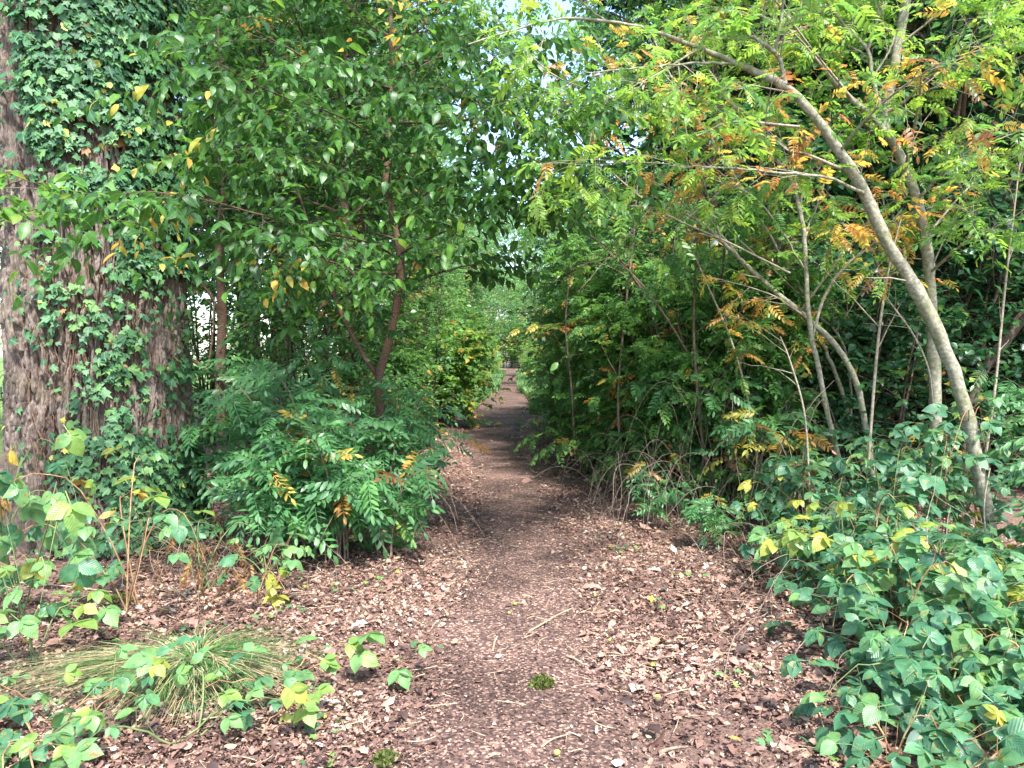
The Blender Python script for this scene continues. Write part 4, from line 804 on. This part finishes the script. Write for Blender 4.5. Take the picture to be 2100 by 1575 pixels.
def stick(pts, wpx, lb, mat=M_DRY):
    g = [G(a, b) for a, b in pts]; c = spline([list(q + UP * (.016 + .01 * k % 2)) for k, q in enumerate(g)], 14); Yd = g[0][1]; o = c[0].copy()
    t = Tubes(); t.add(c - o, np.linspace(1, .5, 14) * wpx * .5 * Yd / FPX, 6); ob = t.build('stick', mat, None); ob.location = o; tag(ob, lb, 'stick', 'sticks on the ground')
stick([(1163, 1352), (1180, 1362), (1197, 1378)], 5, 'short grey stick lying on the path right of centre'); stick([(1010, 1343), (1014, 1328), (1020, 1318)], 4, 'small pale stick left of the path middle')
stick([(1085, 1300), (1110, 1290), (1140, 1275), (1175, 1262)], 4, 'thin curved stick across the dark middle of the path'); stick([(1110, 1540), (1135, 1528), (1165, 1524)], 4, 'pale twig near the bottom of the path')
stick([(1350, 1553), (1380, 1550), (1410, 1553)], 10, 'thick brown stick end at the bottom right of the path', M_TWIG); stick([(1325, 1358), (1360, 1362), (1400, 1364)], 5, 'brown stick between the path and the brambles', M_TWIG)
stick([(155, 1215), (250, 1203), (320, 1180), (335, 1170)], 4, 'reddish dead cane arching over the litter below the oak', M_CANE); stick([(430, 1250), (500, 1215), (560, 1170), (600, 1135)], 5, 'long reddish cane slanting up toward the feathery saplings', M_CANE)
stick([(288, 1246), (330, 1262), (360, 1273)], 5, 'straight reddish stick in the litter below the oak', M_CANE); stick([(0, 1225), (120, 1228), (230, 1235)], 4, 'long pale stalk lying across the litter at the left edge')
stick([(1665, 1468), (1680, 1500), (1692, 1545)], 5, 'grey stick standing out of the brambles at the bottom'); stick([(1195, 1520), (1166, 1515), (1160, 1540)], 3, 'bent pale twig on the lower path')
def moss(px, py, rad, n, lb):
    g = G(px, py); rng = np.random.default_rng(int(px)); L = Leaves(); a = rng.random(n) * 6.283; r = rad * np.sqrt(rng.random(n)); p = np.stack([r * np.cos(a), r * np.sin(a), .03 * (1 - (r / rad) ** 2) + .01], -1)
    L.add(LOW, p, rng.normal(0, .6, (n, 3)) + UP, rng.normal(0, 1, (n, 3)), rng.uniform(.012, .025, n), np.clip(rng.normal(.35, .15, n), 0, .58), rng); o = L.build('moss_tuft', M_MOSS); o.location = g; tag(o, lb, 'moss', 'moss tufts')
moss(1112, 1410, .055, 500, 'moss tuft on the lower path'); moss(790, 1570, .05, 300, 'moss patch at the bottom edge left of the path')
moss(245, 1245, .10, 500, 'dark moss cushion in the litter below the oak'); moss(115, 1275, .09, 400, 'moss cushion at the left under the withered bramble')
# bare dry stems tangled at the foot of the right hand shrubs
def tangle(lb, x, y, seed, n, R_, H, mat=M_TWIG, name='dry_bramble'):
    rng = np.random.default_rng(seed); root = thing(name, lb, 'dead stems', 'tangles of dead stems', loc=gp(x, y)); K = 14; s = np.linspace(0, 1, K); az = rng.random(n) * 6.283; LL = R_ * rng.uniform(.4, 1.2, n)
    azs = az[:, None] + np.cumsum(rng.normal(0, .22, (n, K)), 1); stp = LL[:, None] / K; xy = np.stack([np.cumsum(np.cos(azs) * stp, 1), np.cumsum(np.sin(azs) * stp, 1)], -1) + rng.normal(0, R_ * .35, (n, 1, 2))
    z = H * rng.uniform(.3, 1.1, (n, 1)) * (3.4 * s * (1 - s) + .35 * s)[None] + .01; t = Tubes(); t.add(np.concatenate([xy, z[..., None]], -1), np.full((n, K), .002) * rng.uniform(.5, 1.5, (n, 1)), 4); t.build('stem', mat, root)
for k, (x, y, n, R_, H, lb) in enumerate([(1.75, 6.9, 60, 1.0, .8, 'tangle of bare dead stems low in the shade between shrubs and thin rowans'), (2.2, 7.1, 60, 1.0, 1.3, 'taller tangle of dead stems behind the thin rowan stems'), (1.5, 7.6, 50, .9, .7, 'bare stems at the shaded foot of the right shrubs'), (-2.0, 5.3, 70, .7, .35, 'dry stalks and roots hanging at the foot of the oak'), (-1.4, 6.2, 50, .8, .5, 'dead stems under the feathery saplings'), (1.9, 4.6, 50, 1.0, .4, 'dead canes inside the bramble patch')]):
    tangle(lb, x, y, 600 + k, n, R_, H)

for k, (x, y, v, s) in enumerate([(-3.2, 92, 0, 1.9), (-1.6, 97, 0, 1.8), (-.3, 100, 0, 1.7), (1.1, 97, 0, 1.9), (2.6, 93, 0, 1.9), (4.4, 95, 0, 2.2), (-5.0, 95, 0, 2.2)]):
    place(protoF[v], x, y, rg.random() * 6, s, f'leafy bush closing the far end of the path, {ORD[k]} from the left', 'bushes at the far end of the path')
for k, (x, y, Lc, h, lb) in enumerate([(1.95, 5.3, .5, .35, 'low bramble at the litter edge left of the main patch'), (1.35, 2.75, .4, .22, 'bramble leaves poking in from the bottom edge right of the path'), (2.85, 3.4, .8, .35, 'bramble at the right edge near the bottom corner'), (3.05, 3.9, .7, .35, 'arching bramble halfway up the right edge'), (3.2, 4.4, .7, .35, 'bramble at the right edge beside the leaning stem foot'), (1.75, 2.6, .6, .3, 'bramble at the very bottom of the right corner'), (2.05, 3.25, .7, .35, 'bramble with a few dark berries near the right corner')]):
    bramble(lb, x + .05, y, 380 + k, 7, Lc * .8, h, .125, tonef(.45 if 'pale' in lb else .3, .13, .01, .66, .03), BRAM, 'brambles on the right', 10)

for k, (x, y, s) in enumerate([(5.2, 11.2, .9), (7.4, 10.6, .95), (9.6, 13.5, 1.1), (4.4, 14.5, 1.0), (7.0, 16.5, 1.1), (11.5, 16.5, 1.2), (7.5, 20.5, .9), (15, 19, 1.2), (8.6, 9.0, .8)]):
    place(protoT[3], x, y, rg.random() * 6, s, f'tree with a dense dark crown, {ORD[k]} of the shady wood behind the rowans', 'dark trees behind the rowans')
for k, (x, y, v, s) in enumerate([(-4.6, 13.2, 1, .8), (-6.2, 18.5, 1, .95), (-3.6, 11.6, 0, .75), (-8.5, 14.5, 0, 1.0), (-7.2, 25, 1, 1.1)]):
    place(protoT[v], x, y, rg.random() * 6, s, f'tall tree with a high crown, {ORD[k]} of those between the oak and the cherry', 'high-crowned trees behind the cherry')
for k, (x, y, v, s) in enumerate([(1.95, 8.9, 2, .85), (1.75, 9.9, 2, .95), (1.6, 11.2, 2, 1.05), (1.45, 12.6, 2, 1.0), (1.45, 14.2, 2, .8), (1.6, 16.2, 2, .65), (1.35, 8.9, 3, .8), (1.15, 10.6, 3, .75), (2.6, 8.0, 2, .8)]):
    place(protoS[v], x, y, rg.random() * 6, s, f'tall leafy bush leaning over the path from the right, {ORD[k]} going away', 'bushes leaning over the path from the right')

def thin_stem(lb, rows, seed, mat=M_RTWIG):
    p, r = pxstem(rows, 26); rng = np.random.default_rng(seed); o = p[0].copy(); t = Tubes(); t.add(p - o, r, 6)
    a, b = grow(p[None], r[None], 7, rng, .3, 1, .45, .4, 45, 12, 6, .05, .2, .1, .5, .3); t.add(a - o, b, 4)
    ob = t.build('thin_stem', mat, None); ob.location = o; tag(ob, lb, 'sapling stem', 'thin bare stems among the rowans')
for k, (lb, rows) in enumerate([
    ('thin pale upright stem rising between the bow-shaped and upright rowans', [(1780, 960, 6.0, 9), (1795, 760, 6.0, 9), (1808, 640, 6.0, 8), (1825, 540, 6.0, 6), (1850, 440, 6.0, 4)]),
    ('thin bare stem curving left from the foot of the upright rowan', [(1915, 850, 5.9, 4), (1905, 760, 5.9, 5), (1875, 690, 5.9, 5), (1840, 640, 5.9, 5), (1810, 600, 5.9, 3)]),
    ('thin dark stem rising from the shaded dead stems right of the path', [(1465, 1000, 7.0, 9), (1440, 900, 7.0, 9), (1428, 780, 7.0, 9), (1422, 660, 7.0, 8), (1428, 520, 7.0, 6), (1440, 380, 7.0, 4)]),
    ('thin stem leaning left through the dark shrubs right of the path', [(1560, 1010, 6.9, 7), (1540, 850, 6.9, 7), (1500, 700, 6.9, 6), (1440, 560, 6.9, 5), (1390, 440, 6.9, 4)]),
    ('slender stem crossing low in front of the thin rowans', [(1660, 1000, 5.8, 6), (1650, 850, 5.8, 6), (1620, 740, 5.8, 5), (1600, 690, 5.8, 3)]),
    ('thin upright stem at the far right behind the leaning rowan', [(2010, 1010, 6.2, 8), (2040, 800, 6.2, 8), (2060, 600, 6.2, 7), (2080, 430, 6.2, 5), (2095, 300, 6.2, 4)]),
    ('short broken grey stem sticking up out of the brambles', [(1935, 1290, 4.4, 10), (1915, 1220, 4.4, 10), (1903, 1165, 4.4, 9), (1900, 1060, 4.4, 4)]),
    ('thin reddish stem running up in front of the leaning rowan foot', [(2022, 1280, 4.7, 5), (2025, 1150, 4.7, 5), (2018, 1040, 4.7, 5), (2030, 960, 4.7, 4)]),
    ('long thin pale branch sweeping over the right shrubs toward the path', [(1620, 560, 6.2, 7), (1500, 500, 6.2, 6), (1350, 430, 6.1, 5), (1230, 330, 6.0, 5), (1150, 240, 6.0, 4), (1040, 130, 6, 3)]),
    ('long thin pale branch crossing high from the leaning rowan to the upper middle', [(1640, 260, 5.3, 8), (1500, 250, 5.3, 7), (1400, 280, 5.3, 6), (1250, 200, 5.3, 5), (1130, 150, 5.3, 4), (1020, 40, 5.3, 3)]),
    ('brown thick limb at the right edge leaning up and out of the picture', [(1975, 1000, 7.6, 26), (1980, 880, 7.6, 30), (2010, 770, 7.6, 32), (2060, 700, 7.6, 34), (2130, 600, 7.6, 36)])]):
    thin_stem(lb, rows, 700 + k, M_RTWIG if k not in (2, 10) else M_DTWIG)

for k, (x, y, s) in enumerate([(1.75, 7.9, .8), (1.6, 8.8, 1.05), (1.5, 9.8, 1.2), (1.35, 11.0, 1.2), (1.35, 12.4, 1.25), (1.2, 13.8, 1.2), (2.2, 7.6, 1.15), (1.35, 15.8, 1.2)]):
    place(protoS[1], x, y, rg.random() * 6, s, f'feathery-leaved bush at the front of the right hedge, {ORD[k]} going away', 'feathery bushes along the right hedge')
for k, (lb, rows) in enumerate([
    ('thin dark stem leaning in the hedge right of the path, nearest the far gap', [(1180, 940, 9, 7), (1172, 800, 9, 7), (1160, 660, 9, 6), (1175, 520, 9, 4)]),
    ('thin grey stem upright in the middle of the right hedge', [(1275, 960, 8.2, 8), (1268, 820, 8.2, 8), (1280, 660, 8.2, 7), (1300, 480, 8.2, 6), (1310, 330, 8.2, 4)]),
    ('pale stem arching left over the right hedge', [(1380, 980, 7.8, 8), (1370, 800, 7.8, 8), (1335, 640, 7.8, 7), (1260, 520, 7.7, 5), (1150, 450, 7.6, 3)]),
    ('dark stem crossing the right hedge from right to left', [(1500, 900, 7.5, 8), (1420, 740, 7.4, 7), (1330, 600, 7.3, 6), (1230, 500, 7.2, 4)])]):
    thin_stem(lb, rows, 740 + k, M_TWIG if k % 2 else M_DTWIG)

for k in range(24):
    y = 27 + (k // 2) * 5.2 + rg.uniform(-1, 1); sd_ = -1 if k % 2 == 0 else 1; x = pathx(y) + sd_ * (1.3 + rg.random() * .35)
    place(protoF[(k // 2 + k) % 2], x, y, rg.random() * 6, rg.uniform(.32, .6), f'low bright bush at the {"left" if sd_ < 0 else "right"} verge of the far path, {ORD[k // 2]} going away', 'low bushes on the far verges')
for k, (x, y, s) in enumerate([(-3.35, 10.6, .85), (-4.9, 12.4, 1.0), (-3.9, 15.5, .8)]):
    place(protoS[0], x, y, rg.random() * 6, s, f'thin leafy bush before the bright meadow between oak and cherry, {ORD[k]} going away', 'bushes before the meadow')
for k, (x, y, s) in enumerate([(-2.9, 33, 1.15), (-2.7, 52, 1.4), (3.1, 38, 1.2), (3.0, 58, 1.4)]):
    place(protoT[2], x, y, rg.random() * 6, s, f'young tree leaning in over the far bright stretch, {ORD[k]} of four', 'young trees over the far path')
